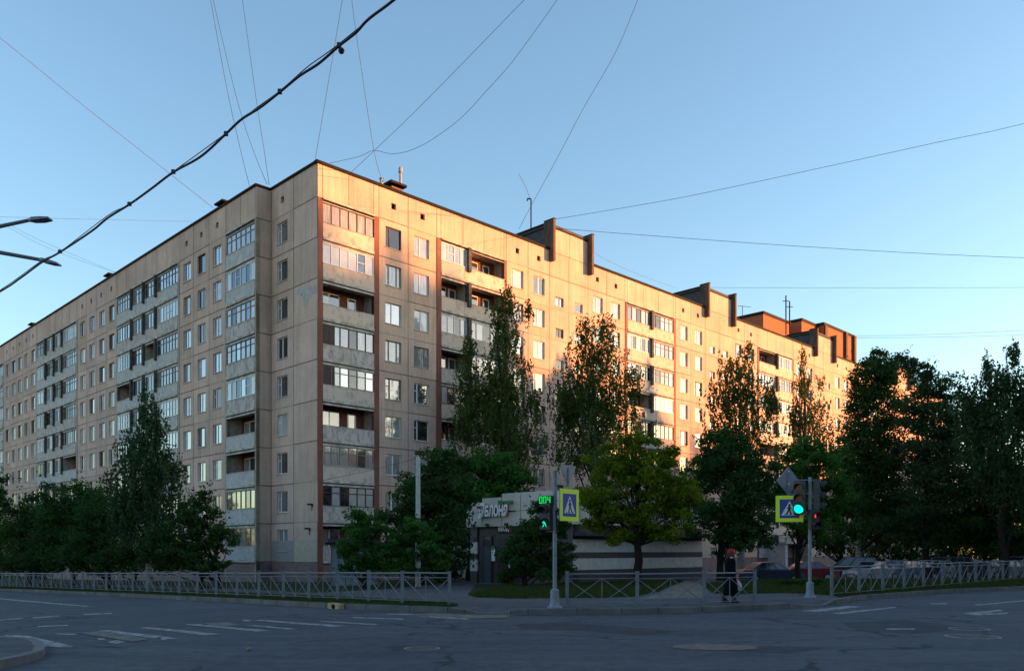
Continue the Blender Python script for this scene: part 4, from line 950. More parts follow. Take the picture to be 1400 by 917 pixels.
digit(-.165, 'abcdef'); digit(-.05, 'abcdef'); digit(.065, 'fgbc'); m.build('digits', cd)
m = MB(); 
for zz_ in (Z1(684), Z1(693), Z1(716), Z1(726)): m.bar((p1[0] - .25, p1[1], zz_), (p1[0] + .09, p1[1], zz_), .016, GALV)
m.bar((p1[0] + .03, p1[1] - .07, Z1(697)), (p1[0] + .06, p1[1] - .07, Z1(728)), .02, VIS); m.bar((p1[0] - .03, p1[1], Z1(726)), (p1[0] + .05, p1[1] - .06, Z1(728)), .015, VIS)
m.build('bracket', e1)
crosswalk_sign((X1(778.3), p1[1] - .13), 50, Z1(690.6), 'blue pedestrian crossing sign with lime border right of the left pole', W=.885)
m = MB()
# back of the give-way triangle
fr_ = Rot((X1(777), p1[1] + .05), (math.cos(R(52)), math.sin(R(52))))
zt_, zb_ = Z1(635.5), Z1(664.5); ww = .80
for n0, n1 in ((-.02, 0),):
    A_ = [fr_.P(-ww / 2, n1, zt_), fr_.P(0, n1, zb_), fr_.P(ww / 2, n1, zt_)]; B_ = [p - fr_.N * .02 for p in A_]
    m.face(A_, BACKG); m.face(B_[::-1], BACKG)
    for j in range(3): m.face([A_[j], A_[(j + 1) % 3], B_[(j + 1) % 3], B_[j]][::-1], BACKG)
gs = empty('give_way_sign', (fr_.o.x, fr_.o.y, zb_), 'grey back of an upside down triangle sign on top of the left pole', 'road sign'); m.build('plate', gs)
m = MB(); fr_.box(m, -.025, .025, 0, .03, zb_ - .12, zt_ - .08, GALV)
for k in range(7): fr_.box(m, -.006, .006, .03, .034, zb_ + .1 + k * .08, zb_ + .12 + k * .08, BK)
m.bar(fr_.P(0, .015, zb_ - .1), (p1[0], p1[1], zb_ - .1), .018, GALV); m.build('mounting_rail', gs)
# right pole
e2, p2, z2 = pole(1107.3, 816.5, 652, 'traffic light pole farther right with round green light and red walking figure')
S2 = F / p2[1]; X2 = lambda px: (px - CX) / S2; Z2 = lambda py: CZ + (HZ - py) / S2
signal(e2, (X2(1091.5), p2[1] - .10), -30, Z2(702.5), 3, ['g', 'off', 'off'], w_=.36, hgt=.365)
signal(e2, (X2(1119), p2[1] + .1), 74, Z2(700), 3, ['off', 'off', 'off'], w_=.34, hgt=.37)
signal(e2, (X2(1109.5), p2[1] - .24), 14, Z2(723), 2, ['off', 'stop'], w_=.32, hgt=.32)
m = MB(); 
for zz_ in (Z2(656), Z2(700)): m.bar((p2[0] - .42, p2[1], zz_), (p2[0] + .35, p2[1], zz_), .018, GALV)
m.bar((p2[0], p2[1] - .2, Z2(712)), (p2[0], p2[1], Z2(712)), .02, GALV); m.build('bracket', e2)
crosswalk_sign((X2(1081), p2[1] + .12), -14, Z2(694.8), 'blue pedestrian crossing sign with lime border behind the round green light', W=.90, flip=True)
fr_ = Rot((X2(1081), p2[1] + .24), (math.cos(R(22)), math.sin(R(22)))); m = MB(); hd = .49; zc = Z2(656.5)
A_ = [fr_.P(-hd, 0, zc), fr_.P(0, 0, zc - hd), fr_.P(hd, 0, zc), fr_.P(0, 0, zc + hd)]; B_ = [p - fr_.N * .02 for p in A_]; m.face(A_, BACKG); m.face(B_[::-1], BACKG)
for j in range(4): m.face([A_[j], B_[j], B_[(j + 1) % 4], A_[(j + 1) % 4]], BACKG)
ds = empty('priority_road_sign', (fr_.o.x, fr_.o.y, zc - hd), 'grey back of a diamond shaped sign above the right pole signals', 'road sign'); m.build('plate', ds)
m = MB(); fr_.box(m, -.02, .02, .0, .03, zc - hd - .02, zc + hd * .7, GALV); m.bar(fr_.P(0, .01, zc - hd + .05), (p2[0], p2[1], zc - hd + .05), .018, GALV)
for z_ in (zc + .32, zc - .1): m.lathe(fr_.P(0, .03, z_), [(.03, -.02), (.03, .02)], WH, 8)
m.build('mounting_rail', ds)

# ------------------------------------------------------------------ street lamp at the left (its post stands on the island, outside the picture)
LM = mat('lamp_metal', (.10, .105, .12), rough=.5); LH = mat('lamp_head_grey', (.16, .19, .22), rough=.5)
lx, ly = (-95 - CX) / F * 17, 17.0
lamp = empty('street_lamp', (lx, ly, .12), 'tall street lamp with two arms reaching in at the left edge', 'street lamp')
m = MB(); m.bar((lx, ly, .12), (lx, ly, 8.9), .11, LM, r2=.07, n=12); m.build('pole', lamp)
def lh(pa, pb, pc, pd, Y):
    a_, b_, c_, d_ = [at(p[0], p[1], Y) for p in (pa, pb, pc, pd)]
    m = MB(); m.bar(a_, b_, .045, LM, r2=.035); m.bar(Vector((lx, ly, a_.z - .1)), a_, .045, LM); ar = m.build('arm', lamp)
    m = MB(); dr = (d_ - c_); up = Vector((0, 0, 1)); sd = dr.cross(up).normalized(); 
    def ring(p, w_, h0, h1): return [p - sd * w_ - up * h0, p + sd * w_ - up * h0, p + sd * w_ + up * h1, p - sd * w_ + up * h1]
    rs = [ring(c_, .035, .025, .02), ring(c_ + dr * .2, .09, .035, .03), ring(c_ + dr * .6, .11, .035, .02), ring(d_, .09, .02, .01)]
    for q in range(3):
        for j in range(4): m.face([rs[q][j], rs[q][(j + 1) % 4], rs[q + 1][(j + 1) % 4], rs[q + 1][j]], LH)
    m.face(rs[0][::-1], LH); m.face(rs[-1], LH)
    m.build('lamp_head', ar)
lh((-40, 318), (45, 300), (40, 301), (69, 299), 17); lh((-40, 338), (60, 356), (55, 355), (81, 361), 16.6)
# bracket on the lower head
# ------------------------------------------------------------------ cables overhead
CAB = mat('black_cable', (.012, .012, .014), rough=.6); WIRE = mat('thin_wire', (.045, .05, .06), rough=.6)
def spline(pts, n=6):
    out = []; P = [pts[0]] + list(pts) + [pts[-1]]
    for i in range(1, len(P) - 2):
        for j in range(n):
            t = j / n; out.append(.5 * ((2 * P[i]) + (P[i + 1] - P[i - 1]) * t + (2 * P[i - 1] - 5 * P[i] + 4 * P[i + 1] - P[i + 2]) * t * t + (3 * P[i] - P[i - 1] - 3 * P[i + 1] + P[i + 2]) * t ** 3))
    out.append(P[-2]); return out
def tube(m, pts, r_, mt, n=5, smooth=True):
    N_ = len(pts); i0 = len(m.v); k = m.mi(mt)
    for i, p in enumerate(pts):
        d = (pts[min(i + 1, N_ - 1)] - pts[max(i - 1, 0)]).normalized(); a_ = d.orthogonal().normalized() if abs(d.z) > .99 else d.cross(Vector((0, 0, 1))).normalized(); b_ = d.cross(a_)
        rr = r_[i] if isinstance(r_, list) else r_
        for j in range(n): t = 2 * math.pi * j / n; m.v.append(tuple(p + a_ * math.cos(t) * rr + b_ * math.sin(t) * rr))
    for i in range(N_ - 1):
        for j in range(n): m.f.append((i0 + i * n + j, i0 + i * n + (j + 1) % n, i0 + (i + 1) * n + (j + 1) % n, i0 + (i + 1) * n + j)); m.m.append(k); m.tint.append(1)
def wire(pix, Ya, Yb, label, r_=.016, name='overhead_wire', mt=None, group='thin wires crossing the sky'):
    n = len(pix); L = [0]
    for i in range(1, n): L.append(L[-1] + math.hypot(pix[i][0] - pix[i - 1][0], pix[i][1] - pix[i - 1][1]))
    pts = [at(p[0], p[1], 1 / ((1 - l / L[-1]) / Ya + (l / L[-1]) / Yb)) for p, l in zip(pix, L)]
    m = MB(); pp = spline(pts); tube(m, pp, [r_ * p.y / 60 for p in pp], mt or WIRE)
    return tag(m.build(name, smooth=True), label, 'wire', group)
cpx = [(-70, 437), (0, 398.6), (28, 380), (56.7, 359), (82, 344.7), (124.7, 316.4), (147.4, 298), (177, 279.5), (207, 258), (237, 235.5), (274.7, 214), (309, 183), (330, 163.5), (356, 147), (382.6, 126), (408.8, 104.6), (436, 87), (463.6, 63), (486, 45.5), (504, 26.5), (540, -1), (610, -62)]
def Yc(px): return 1 / ((1 / 17) + (1 / 10.5 - 1 / 17) * (px / 540))
cb = empty('overhead_cable', at(0, 398, 17), 'thick black twisted cable sweeping up from the left edge to the top', 'cable')
m = MB(); pp = spline([at(p[0], p[1], Yc(p[0])) for p in cpx]); tube(m, pp, .018, CAB, 7); m.build('cable', cb, smooth=True)
mpx = [(-70, 435), (0, 396.5), (56, 357), (82, 344), (147, 295), (177, 278.5), (237, 234.5), (274, 208), (309, 182), (345, 152), (382.6, 124.5), (420, 92), (462, 61.5), (540, -3), (610, -64)]
m = MB(); pp = spline([at(p[0], p[1], Yc(p[0])) for p in mpx]); tube(m, pp, .007, CAB, 5); m.build('messenger_wire', cb, smooth=True)
for px, py in ((82, 344), (177, 279), (237, 235), (309, 183), (382.6, 125.5), (463.6, 62.5)):
    P_ = at(px, py, Yc(px)); m = MB(); m.box(P_ - Vector((.026, .024, .028)), P_ + Vector((.026, .024, .03)), CAB); 
    if px > 450: m.lathe(P_ + Vector((.03, 0, -.10)), [(.03, 0), (.045, .03), (.03, .06)], CAB, 8)
    m.build('clamp', cb)
wire([(-60, 8), (0, 52), (121, 150), (235.5, 240), (291, 284)], 40, 72, 'wire slanting down from the left edge to the left roof vent')
wire([(286, -25), (288, 0), (312, 130), (330, 210), (341, 254)], 30, 60, 'leftmost of three steep wires meeting the roof corner')
wire([(289, -20), (291.5, 0), (325, 140), (346, 205), (365, 252)], 30, 61, 'middle of three steep wires meeting the roof corner')
wire([(330, -15), (331.5, 0), (351.5, 144), (361, 205), (368, 253)], 30, 61, 'rightmost of three steep wires meeting the roof corner')
wire([(470, -15), (468, 0), (452, 95), (431, 218)], 30, 57.8, 'steep wire ending on the highest roof corner')
wire([(479.5, -20), (481, 0), (489, 60), (511, 205), (521.5, 245)], 30, 60, 'steep wire ending on the short capped roof pipe')
wire([(735, -16), (717, 0), (640, 79), (560, 160), (480, 236)], 28, 60, 'straight wire from the top centre down to the roof left of the pipes')
wire([(772, -18), (761.8, 0), (727, 48.8), (695.6, 90.7), (664, 125.6), (640, 152), (615, 174), (573.5, 200.6), (538.6, 210.5), (511, 206), (490, 214.5), (451, 223)], 28, 59, 'slack curling wire hanging from the top centre to the roof corner')
wire([(880, -20), (872, 0), (840, 75), (796.7, 150), (762, 216), (727, 280), (709.5, 313)], 28, 74, 'long wire running down to the hooked roof mast')
wire([(726, 274), (717, 252), (709, 238)], 74, 70, 'short whip of wire sticking up from the hooked roof mast')
wire([(2100, -40), (1750, 75), (1400, 169), (1280, 195), (1148, 224), (1000, 256), (900, 276), (757, 300)], 26, 78, 'wire climbing gently from the first stair head to the right edge')
wire([(757, 312), (900, 323), (1113, 338), (1400, 352.5), (2100, 372)], 76, 36, 'wire running nearly level from the first stair head to the right edge')
wire([(968, 393), (1100, 393.5), (1400, 393), (2000, 388)], 98, 55, 'faint level wire from the second stair head to the right edge', r_=.010)
wire([(1150, 459.5), (1260, 457.5), (1400, 451.5), (1900, 425)], 160, 80, 'upper of two level wires beside the red brick tower', r_=.010)
wire([(1150, 462), (1260, 461), (1400, 457.5), (1900, 435)], 158, 80, 'lower of two level wires beside the red brick tower', r_=.010)
wire([(-60, 295), (0, 296.5), (90, 299), (265, 303)], 60, 74, 'faint level wire left of the roof above the street lamp arm', r_=.009)
wire([(-50, 275), (0, 300.5), (60, 331), (162, 374)], 50, 82, 'upper of two faint wires slanting to the left roofline', r_=.008)
wire([(-50, 282), (0, 304.5), (70, 341), (164, 375)], 50, 82, 'lower of two faint wires slanting to the left roofline', r_=.008)
wire([(434, 658), (500, 644), (572, 626)], 57, 43, 'low wire from the block corner to the pale concrete post', r_=.014)
wire([(-40, 652), (0, 656), (60, 662), (120, 672)], 80, 78, 'low wire above the bushes at the left edge', r_=.01)
wire([(812, 346), (860, 370), (925, 394)], 86, 97, 'faint wire between the first two stair heads', r_=.009)
# ------------------------------------------------------------------ parked cars
CG = mat('car_glass', (.02, .022, .025), rough=.08, spec=1.0); TY = mat('tyre', (.015, .015, .015), rough=.9); HUB = mat('hub_cap', (.35, .35, .36), rough=.4, metal=.6)
CL = mat('car_headlight', (.6, .62, .65), rough=.2); CT = mat('car_tail_light', (.25, .01, .01), rough=.3); CPL = mat('car_trim', (.02, .02, .022), rough=.6); NP = mat('number_plate', (.6, .6, .58), rough=.5)
def paint(name, c): 
    m = mat(name, c, rough=.28, metal=.0, spec=.6); m.node_tree.nodes['Principled BSDF'].inputs['Coat Weight'].default_value = .2; return m
def car_mesh(style):
    """profile stations along x (length), returns the body with cabin, glass, and the sizes"""
    L, W = {'saloon': (4.3, 1.72), 'suv': (4.5, 1.84), 'hatch': (3.9, 1.66)}[style]
    if style == 'suv': low = [(-2.25, .45), (-2.22, .95), (-2.0, 1.02), (-1.9, 1.05), (1.0, 1.05), (1.2, 1.02), (2.1, .90), (2.25, .70), (2.22, .40)]; roof = [(-2.05, 1.04), (-1.75, 1.66), (.25, 1.70), (1.15, 1.04)]
    elif style == 'hatch': low = [(-1.95, .40), (-1.95, .85), (-1.85, .92), (.95, .92), (1.75, .80), (1.95, .62), (1.92, .30)]; roof = [(-1.85, .91), (-1.55, 1.42), (.10, 1.46), (.98, .91)]
    else: low = [(-2.15, .35), (-2.15, .80), (-2.05, .90), (-1.35, .93), (1.05, .90), (1.95, .76), (2.12, .58), (2.10, .28)]; roof = [(-1.50, .92), (-.85, 1.38), (.25, 1.42), (1.08, .90)]
    return L, W, low, roof
def make_car(pm, style, label, name='parked_car'):
    L, W, low, roof = car_mesh(style)
    e = empty(name, (0, 0, 0), label, 'car', 'cars parked in a row behind the fence')
    m = MB(); h = W / 2
    sect = [(h * .93, 0), (h, .12), (h, .75), (h * .94, 1.0)]
    n = len(low); zb = .20
    rings = []
    for sgn in (-1, 1):
        ring = [(x, sgn * h * (.90 if abs(x) > 1.9 else 1.0), z) for x, z in low]
        rings.append(ring)
    zbt = [(low[0][0] + .05, zb), (low[-1][0] - .05, zb)]
    A = [(x, -h * (.9 if abs(x) > 1.9 else 1), z) for x, z in low]; B = [(x, h * (.9 if abs(x) > 1.9 else 1), z) for x, z in low]
    Ab = [(x, -h * .95, zb) for x, z in low]; Bb = [(x, h * .95, zb) for x, z in low]
    for i in range(n - 1):
        m.face([Ab[i], Ab[i + 1], A[i + 1], A[i]], pm); m.face([Bb[i + 1], Bb[i], B[i], B[i + 1]], pm); m.face([A[i], A[i + 1], B[i + 1], B[i]], pm); m.face([Bb[i], Bb[i + 1], Ab[i + 1], Ab[i]], CPL)
    m.face([Ab[0], A[0], B[0], Bb[0]], pm); m.face([A[-1], Ab[-1], Bb[-1], B[-1]], pm)
    hr = h * .78; C_ = [(x, (h * .95 if j in (0, 3) else hr), z) for j, (x, z) in enumerate(roof)]; D_ = [(x, -y, z) for x, y, z in C_]
    m.face([D_[1], D_[2], C_[2], C_[1]], pm)
    for j in (0, 1, 2):
        if j != 1: m.face([D_[j], D_[j + 1], C_[j + 1], C_[j]], pm)
    m.face(C_[::-1][0:4][::-1][::-1], pm); m.face(D_, pm)
    m.build('body', e, bevel=.03)
    g = MB()
    def lerp(a_, b_, t): return tuple(a_[k] + (b_[k] - a_[k]) * t for k in range(3))
    def pane4(a_, b_, c_, d_, off, s0=.08, s1=.92, t0=.12, t1=.88):
        q = [lerp(lerp(a_, b_, s), lerp(d_, c_, s), t) for s, t in ((s0, t0), (s1, t0), (s1, t1), (s0, t1))]
        g.face([tuple(q_[k] + off[k] for k in range(3)) for q_ in q], CG)
    pane4(D_[0], C_[0], C_[1], D_[1], (-.012, 0, .012)); pane4(D_[3], C_[3], C_[2], D_[2], (.012, 0, .012))
    for Q, sg in ((C_, 1), (D_, -1)):
        lo0, lo1, up1, up0 = Q[0], Q[3], Q[2], Q[1]
        for s0, s1 in ((.10, .34), (.37, .60), (.63, .88)):
            a_ = lerp(lo0, lo1, s0 + .04); b_ = lerp(lo0, lo1, s1); c_ = lerp(up0, up1, min(1, max(0, (s1 - .1) * 1.15))); d_ = lerp(up0, up1, max(0, (s0 - .06) * 1.15))
            pane4(a_, b_, c_, d_, (0, sg * .014, .004), 0, 1)
    g.build('glass', e)
    xs = (-1.32, 1.32) if style != 'hatch' else (-1.2, 1.22)
    for x in xs:
        for sg in (-1, 1):
            r_ = .34 if style == 'suv' else .30
            m = MB(); m.bar((x, sg * (h - .20), r_), (x, sg * (h + .01), r_), r_, TY, n=20); wv = m.build('wheel', e)
            m = MB(); m.bar((x, sg * (h + .01), r_), (x, sg * (h + .02), r_), r_ * .62, HUB, n=16); m.build('hub_cap', wv)
    xf, zf = low[-2][0], low[-2][1]; xr, zr_ = low[0][0], low[1][1]
    for sg in (-1, 1):
        m = MB(); m.box((xf - .10, sg * h * .62 - .17, zf - .10), (xf + .012, sg * h * .62 + .17, zf + .05), CL); m.build('headlight', e)
        m = MB(); m.box((xr - .012, sg * h * .68 - .13, zr_ - .22), (xr + .10, sg * h * .68 + .13, zr_ - .04), CT); m.build('tail_light', e)
    m = MB(); m.box((xf - .02, -.5, .34), (xf + .05, .5, .50), CPL); m.box((xf + .05, -.26, .36), (xf + .06, .26, .47), NP); m.build('front_bumper', e)
    m = MB(); m.box((xr - .04, -.6, .36), (xr + .04, .6, .48), CPL); m.box((xr - .055, -.26, .52), (xr - .04, .26, .63), NP); m.build('rear_bumper', e)
    return e
CARS = [('dark blue', (.02, .03, .06), 'saloon', 1052, 55, 8, 'dark blue saloon with bright windscreen, leftmost parked car'),
 ('dark red', (.16, .012, .02), 'saloon', 1100, 58.5, 176, 'dark red saloon parked behind the right traffic light pole'),
 ('black', (.012, .012, .014), 'suv', 1160, 61, 160, 'black high car with pale windscreen right of the dark red saloon'),
 ('silver', (.24, .25, .26), 'saloon', 1192, 59, 118, 'silver saloon next to the black high car, its nose to the fence'),
 ('pale blue grey', (.10, .125, .155), 'hatch', 1222, 60, 115, 'pale blue grey hatchback right of the silver saloon'),
 ('black2', (.014, .014, .016), 'saloon', 1246, 61, 112, 'black low saloon between the blue grey hatchback and a light grey car'),
 ('light grey', (.22, .21, .20), 'hatch', 1268, 62, 110, 'light grey hatchback right of a black low saloon'),
 ('graphite', (.05, .055, .06), 'suv', 1292, 63, 110, 'graphite high car half hidden by fence posts'),
 ('white', (.26, .26, .26), 'hatch', 1312, 64, 110, 'white hatchback left of the navy saloon'),
 ('navy', (.02, .025, .05), 'saloon', 1340, 64.5, 108, 'navy saloon between two white cars near the right edge'),
 ('cream', (.20, .19, .175), 'saloon', 1368, 65, 108, 'cream saloon second from the right end of the row'),
 ('white2', (.24, .24, .24), 'suv', 1396, 66, 108, 'white high car at the right edge, last of the row')]
for nm, c, st, px, Y, ang, lab in CARS:
    e = make_car(paint('car_paint_' + nm.replace(' ', '_'), c), st, lab)
    e.location = ((px - CX) / F * Y, Y, PARKZ + .002); e.rotation_euler = (0, 0, R(ang + 90 if ang > 100 and ang < 150 else ang))

# ------------------------------------------------------------------ the pedestrian
def skin_mesh(name, verts, edges, radii, m, parent=None, root_i=0, sub=2, loc=(0, 0, 0)):
    me = bpy.data.meshes.new(name); me.from_pydata(verts, edges, []); o = bpy.data.objects.new(name, me); COL.objects.link(o)
    sk = o.modifiers.new('skin', 'SKIN'); sk.use_smooth_shade = True
    for i, r_ in enumerate(radii):
        v = me.skin_vertices[0].data[i]; v.radius = r_ if isinstance(r_, tuple) else (r_, r_); v.use_root = (i == root_i)
    su = o.modifiers.new('sub', 'SUBSURF'); su.levels = sub; su.render_levels = sub
    bpy.context.view_layer.update(); dg = bpy.context.evaluated_depsgraph_get()
    m2 = bpy.data.meshes.new_from_object(o.evaluated_get(dg)); bpy.data.objects.remove(o)
    m2.name = name; m2.materials.clear(); m2.materials.append(m); m2.polygons.foreach_set('use_smooth', [True] * len(m2.polygons))
    o = bpy.data.objects.new(name, m2); COL.objects.link(o); o.location = loc
    if parent: o.parent = parent
    return o
SKINM = mat('skin', (.42, .24, .17), rough=.6); COATM = mat('black_coat', (.008, .008, .010), rough=.95, spec=.05, var=.3, scale=6, bump=.3); REDH = mat('red_knit_hat', (.42, .012, .01), rough=.9, var=.25, scale=20, bump=.6, bscale=60)
SHOE = mat('black_shoe', (.01, .01, .01), rough=.5); BAGM = mat('white_plastic_bag', (.55, .55, .57), rough=.6, var=.15, scale=10)
pp_ = ground(998.5, 823, .16); per = empty('person', (*pp_, .158), 'person in long black coat and red hat walking behind the railing', 'person')
# local axes: +x is the way the person walks (to the right), +y away from the camera
V = [(0, 0, .86), (.005, 0, 1.05), (.0, 0, 1.22), (.01, 0, 1.33), (.03, 0, 1.40), (.045, 0, 1.49), (.05, 0, 1.57)]
Rr = [(.13, .15), (.12, .14), (.13, .16), (.10, .15), (.05, .055), (.085, .075), (.07, .065)]
E = [(i, i + 1) for i in range(6)]
def limb(start, pts_, rr):
    prev = start
    for p, r_ in zip(pts_, rr): V.append(p); Rr.append(r_); E.append((prev, len(V) - 1)); prev = len(V) - 1
    return prev
limb(0, [(.03, -.09, .78), (.12, -.09, .45), (.06, -.09, .10), (.17, -.09, .05)], [.09, .062, .042, .035])
limb(0, [(-.03, .09, .78), (-.06, .09, .45), (-.18, .09, .12), (-.09, .09, .05)], [.09, .062, .042, .035])
hands = []
for sy, pts_ in ((-1, [(.0, -.19, 1.32), (-.02, -.22, 1.06), (.12, -.22, .86)]), (1, [(.0, .19, 1.32), (.03, .22, 1.06), (.20, .20, .86)])):
    w0 = limb(3, pts_, [.06, .045, .03]); wx, wy, wz = pts_[-1]
    palm = limb(w0, [(wx + .03, wy, wz - .06)], [(.026, .036)])
    for f_ in range(4):
        ox = -.024 + f_ * .016; ln = (.055, .068, .064, .05)[f_]
        limb(palm, [(wx + .045 + ox, wy, wz - .10), (wx + .04 + ox, wy, wz - .10 - ln * .6), (wx + .025 + ox, wy, wz - .10 - ln)], [.010, .009, .008])
    limb(palm, [(wx + .065, wy - .01 * sy, wz - .07), (wx + .075, wy - .015 * sy, wz - .105)], [.011, .009])
skin_mesh('body', V, E, Rr, SKINM, per)
def rings(name, rs, m, parent, n=24, subd=1):
    mb_ = MB(); 
    for (cx_, cy_, cz_, rx, ry) in rs:
        for j in range(n): t = 2 * math.pi * j / n; mb_.v.append((cx_ + rx * math.cos(t), cy_ + ry * math.sin(t), cz_))
    k = mb_.mi(m)
    for a_ in range(len(rs) - 1):
        for j in range(n): mb_.f.append((a_ * n + j, a_ * n + (j + 1) % n, (a_ + 1) * n + (j + 1) % n, (a_ + 1) * n + j)); mb_.m.append(k); mb_.tint.append(1)
    mb_.f.append(tuple(range(n))[::-1]); mb_.m.append(k); mb_.tint.append(1); mb_.f.append(tuple((len(rs) - 1) * n + j for j in range(n))); mb_.m.append(k); mb_.tint.append(1)
    o = bpy.data.objects.new(name, mb_.data(name, (0, 0, 0), True)); COL.objects.link(o); o.parent = parent; return o
rings('coat', [(.01, 0, .22, .23, .20), (.01, 0, .40, .215, .20), (.0, 0, .70, .19, .20), (.0, 0, .95, .165, .19), (-.005, 0, 1.10, .16, .20), (-.01, 0, 1.25, .165, .225), (0, 0, 1.35, .12, .20), (.01, 0, 1.40, .10, .11), (.025, 0, 1.45, .085, .085)], COATM, per)
for nm, P4, rr in (('sleeve', [(0, -.18, 1.34), (-.02, -.235, 1.08), (.11, -.225, .87)], (.085, .072, .055)), ('sleeve', [(0, .18, 1.34), (.03, .235, 1.08), (.19, .20, .87)], (.085, .072, .055))):
    mb_ = MB(); tube(mb_, [Vector(p) for p in P4], list(rr), COATM, 12); o = bpy.data.objects.new(nm, mb_.data(nm, (0, 0, 0), True)); COL.objects.link(o); o.parent = per
for sx, sy, sz in ((.13, -.09, 0), (-.13, .09, 0)):
    rings('shoe', [(sx, sy, sz + .0, .135, .048), (sx, sy, sz + .04, .13, .046), (sx - .03, sy, sz + .09, .085, .042), (sx - .06, sy, sz + .22, .055, .05)], SHOE, per, 16)
rings('hat', [(.035, 0, 1.505, .103, .096), (.03, 0, 1.54, .112, .104), (.02, 0, 1.585, .108, .10), (.015, 0, 1.625, .08, .075), (.015, 0, 1.645, .03, .03)], REDH, per)
mb_ = MB(); HAIRM = mat('dark_hair', (.05, .02, .012), rough=.8)
mb_.face([(.132, -.045, 1.475), (.14, -.03, 1.475), (.14, -.03, 1.485), (.132, -.045, 1.485)], BK); mb_.face([(.14, .03, 1.475), (.132, .045, 1.475), (.132, .045, 1.485), (.14, .03, 1.485)], BK)
mb_.hexa([(.12, -.012, 1.44), (.152, -.010, 1.44), (.152, .010, 1.44), (.12, .012, 1.44), (.12, -.008, 1.485), (.130, -.006, 1.485), (.130, .006, 1.485), (.12, .008, 1.485)], SKINM)
mb_.box((.125, -.02, 1.418), (.134, .02, 1.426), SIGNR)
o = bpy.data.objects.new('face', mb_.data('face')); COL.objects.link(o); o.parent = per
rings('hair', [(-.01, 0, 1.38, .09, .10), (-.012, 0, 1.46, .104, .112), (-.005, 0, 1.53, .102, .106)], HAIRM, per)
bl = Vector((pp_[0] + .265, pp_[1] + .16, .158))
mb_ = MB(); n = 10
for z_, rx, ry in ((.36, .05, .03), (.38, .13, .07), (.48, .14, .08), (.60, .10, .05), (.68, .03, .02), (.74, .02, .012)):
    for j in range(n): t = 2 * math.pi * j / n; mb_.v.append((bl.x + rx * math.cos(t) * (1 + .08 * math.sin(j * 5)), bl.y + ry * math.sin(t), bl.z + z_))
k = mb_.mi(BAGM)
for a_ in range(5):
    for j in range(n): mb_.f.append((a_ * n + j, a_ * n + (j + 1) % n, (a_ + 1) * n + (j + 1) % n, (a_ + 1) * n + j)); mb_.m.append(k); mb_.tint.append(1)
mb_.f.append(tuple(range(n))[::-1]); mb_.m.append(k); mb_.tint.append(1)
tag(mb_.build_at('carrier_bag', bl), 'white carrier bag held by the person in the red hat', 'bag')

# ------------------------------------------------------------------ trees and shrubs
def leaf_mat(name, a_, b_, trans=.32):
    m = bpy.data.materials.new(name); m.use_nodes = True; t = m.node_tree; t.nodes.remove(t.nodes['Principled BSDF']); out = t.nodes['Material Output']
    d = t.nodes.new('ShaderNodeBsdfDiffuse'); tr = t.nodes.new('ShaderNodeBsdfTranslucent'); mx = t.nodes.new('ShaderNodeMixShader'); mx.inputs[0].default_value = trans
    at_ = t.nodes.new('ShaderNodeVertexColor'); at_.layer_name = 'tint'
    cr = t.nodes.new('ShaderNodeMix'); cr.data_type = 'RGBA'; cr.inputs[6].default_value = (*a_, 1); cr.inputs[7].default_value = (*b_, 1)
    sp = t.nodes.new('ShaderNodeSeparateColor'); t.links.new(at_.outputs[0], sp.inputs[0]); t.links.new(sp.outputs[0], cr.inputs[0])
    t.links.new(cr.outputs[2], d.inputs[0]); t.links.new(cr.outputs[2], tr.inputs[0]); t.links.new(d.outputs[0], mx.inputs[1]); t.links.new(tr.outputs[0], mx.inputs[2]); t.links.new(mx.outputs[0], out.inputs[0])
    return m
L_BIRCH = leaf_mat('birch_leaves', (.038, .070, .018), (.115, .165, .045)); L_DARK = leaf_mat('dark_leaves', (.020, .056, .016), (.062, .130, .036)); L_GREEN = leaf_mat('green_leaves', (.024, .080, .016), (.080, .190, .040))
L_LIME = leaf_mat('yellow_green_leaves', (.060, .105, .009), (.175, .235, .020)); L_GREY = leaf_mat('grey_green_leaves', (.026, .058, .026), (.072, .125, .055))
BARKB = mat('birch_bark', (.30, .285, .26), rough=.9, col2=(.05, .045, .04), scale=3, stretch=(1, 1, 3)); BARKD = mat('dark_bark', (.026, .021, .017), rough=.95, spec=.1, var=.5, scale=8, bump=.6, bscale=20)
def leaves(rs, cen, n, size, elong=1.5, droop=.0, spread=.5):
    """n leaf quads scattered round each centre; returns the vertex array"""
    N_ = len(cen); P_ = rs.normal(0, 1, (N_, 3))
    P_ /= np.maximum(np.linalg.norm(P_, axis=1, keepdims=True), 1e-6)
    return P_
